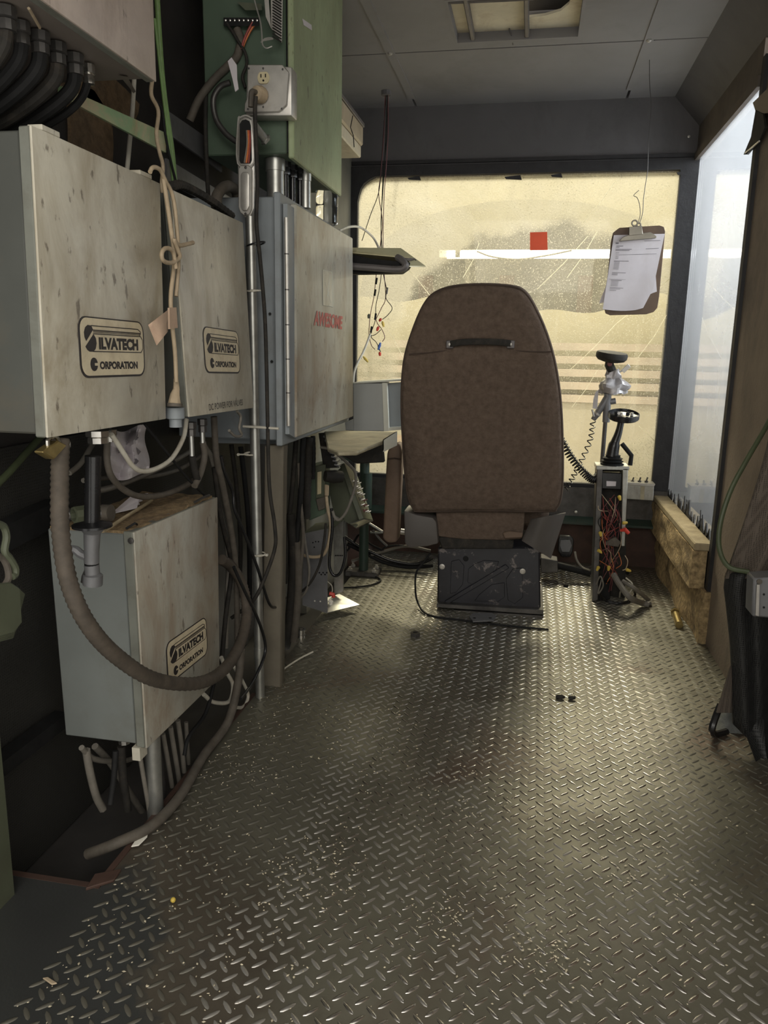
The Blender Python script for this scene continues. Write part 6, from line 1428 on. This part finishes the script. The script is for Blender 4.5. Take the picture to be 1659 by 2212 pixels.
cable('cable', 'dark cable running down left of the green cabinet behind the mounting bars', xs(-.88, (446, 180), (444, 260), (446, 340), (450, 420), (455, 470)), .0060, 'black_dusty', 'cable')
cable('cable', 'thick brown cable coiling up behind the open conduit fitting', xs(-.80, (468, 450), (470, 420), (490, 402), (508, 410), (514, 430)), .014, 'brown_cable', 'cable', 6, 9)
# ------------------------------------------------------------------ right side: curtain, hose, grey box, rag
def edge_px(v):
    ks = [(0, 1600), (0.20, 1590), (0.33, 1572), (0.42, 1565), (0.50, 1570), (0.65, 1578), (0.80, 1582), (1.0, 1584)]
    for (a, x0), (b, x1) in zip(ks[:-1], ks[1:]):
        if v <= b: return x0 + (x1 - x0) * (v - a) / (b - a)
    return ks[-1][1]
YR = 1.98
cu = thing('curtain', 'heavy black perforated curtain with a dusty brown upper face hanging at the right edge', 'curtain', at(1620, 1560, y=YR))
def drape(u, v):
    py = 1240 + (325 + 150 * u) * v
    px = edge_px(0.36 + 0.64 * v) + 150 * u
    return at(px, py, y=YR - 0.02 * math.sin(9 * u + 2 * v) + 0.02 * math.cos(16 * u) * v - 0.10 * u)
MB().grid(drape, 20, 20, (0, 0.012, 0)).build('lower_drape', M['curtain_mesh'], cu, ang=80)
def fold(u, v):
    py = 950 + 300 * v
    px = (1662 - 95 * (v ** 1.15)) + (150 - 15 * v) * u
    return at(px, py, y=YR - 0.012 - 0.035 * math.sin(2.6 * u) - 0.012 * math.sin(11 * u + 3 * v))
MB().grid(fold, 18, 18, (0, 0.012, 0)).build('brown_face', M['curtain_cloth'], cu, ang=80)
def tail(u, v):
    x0 = 1578 - 30 * v; x1 = 1584 - 3 * v
    py = 1440 + 100 * v
    return at(x0 + (x1 - x0) * u, py, y=YR - 0.012 + 0.012 * u - 0.0 * v)
MB().grid(tail, 4, 10, (0, 0.006, 0)).build('torn_tail', M['curtain_cloth'], cu, ang=80)
def low(u, v):
    py = 1555 + 110 * v; px = 1600 + 40 * v + 120 * u
    return at(px, py, y=YR - 0.02 - 0.06 * v + 0.02 * math.sin(8 * u))
MB().grid(low, 8, 6, (0, 0.012, 0)).build('curtain_hem', M['curtain_mesh'], cu, ang=80)
tag(MB().tube(spline([at(1659 + 12, 890, y=2.15), at(1650, 930, y=2.1), at(1612, 995, y=2.05), at(1578, 1060, y=2.02), at(1556, 1130, y=2.0), at(1554, 1185, y=1.97), at(1574, 1224, y=1.94), at(1618, 1236, y=1.93)], 8), 0.0062, 9).build('hose', M['hose_green']), 'dull green hose curving down in front of the brown right wall', 'hose')
jb = thing('switch_housing', 'small grey metal box hanging on the black curtain at the right edge', 'switch box', at(1650, 1340, y=1.80))
q = [at(*p, y=1.80) for p in ((1628, 1250), (1690, 1246), (1690, 1338), (1624, 1332))]
MB().hexa(q, [p + Vector((0, 0.06, 0)) for p in q]).build('housing', M['grey_tin'], jb, bevel=0.004)
q = [at(*p, y=1.796) for p in ((1634, 1262), (1640, 1262), (1638, 1330), (1631, 1328))]
MB().prism(q, (0, -0.004, 0)).build('side_rib', M['zinc'], jb)
MB().lathe(at(1640, 1256, y=1.797), (0, -1, 0), [(0.006, 0), (0.006, 0.003), (0.003, 0.004)], 8).build('screw', M['brown_cable'], jb)
for py in (1284, 1312):
    MB().lathe(at(1650, py, y=1.799), (0, -1, 0), [(0.0025, 0), (0.0025, 0.001)], 8).build('hole', M['black'], jb)
# rag and black strap on the floor at the foot of the curtain
rgp = at(1585, 1572, z=0)
tag(MB().grid(lambda u, v: (rgp.x - 0.05 + 0.10 * u, rgp.y - 0.035 + 0.09 * v, 0.001 + 0.045 * max(0, math.sin(math.pi * u) * math.sin(math.pi * v)) * (1 + 0.35 * math.sin(14 * u + 9 * v))), 16, 14, (0, 0, -0.0005)).build('rag', M['rag'], ang=40), 'crumpled grey rag on the floor at the foot of the curtain', 'rag')
tag(MB().tube(spline([at(1556, 1523, y=2.02), at(1546, 1548, y=2.0), at(1538, 1575, y=1.985), at(1544, 1586, z=.012), at(1570, 1580, z=.01)], 6), 0.009, 7).build('strap_end', M['black_gloss']), 'black strap end bent on the floor beside the grey rag', 'strap')
# torn flap at the top of the side window
tf = thing('torn_flap', 'torn brown and black duct tape flap at the top rear corner of the side window', 'tape', at(1640, 335, x=.64))
MB().prism([at(*p, x=.640) for p in ((1626, 222), (1659, 190), (1675, 200), (1675, 240), (1650, 245), (1632, 240))], (0.006, 0, 0)).build('brown_flap', M['brown_wall'], tf)
MB().prism([at(*p, x=.638) for p in ((1632, 238), (1648, 246), (1652, 275), (1642, 300), (1613, 334), (1606, 334), (1622, 296))], (0.006, 0, 0)).build('black_flap', M['black_dusty'], tf)
MB().tube([at(1640, 305, x=.637), at(1620, 322, x=.637), at(1610, 330, x=.637)], .003, 5).build('wire_end', M['zinc'], tf)
tag(MB().tube([at(1646, 145, x=.655), at(1643, 185, x=.652), at(1640, 215, x=.648)], .0022, 5).build('wire', M['zinc']), 'thin pale wire at the top right above the torn flap', 'wire')
# little screws and studs on the cab walls
for i, (px, py, lb) in enumerate(((1210, 209, 'pale screw head in the middle of the ceiling edge'), (944, 218, 'pale screw head left of the middle of the ceiling edge'), (1488, 295, 'pale screw head on the front wall near the right corner'))):
    tag(MB().lathe(at(px, py, y=YF - 0.002), (0, -1, 0), [(0.006, 0), (0.006, 0.003), (0.003, 0.004)], 8).build('screw', M['zinc']), lb, 'screw')
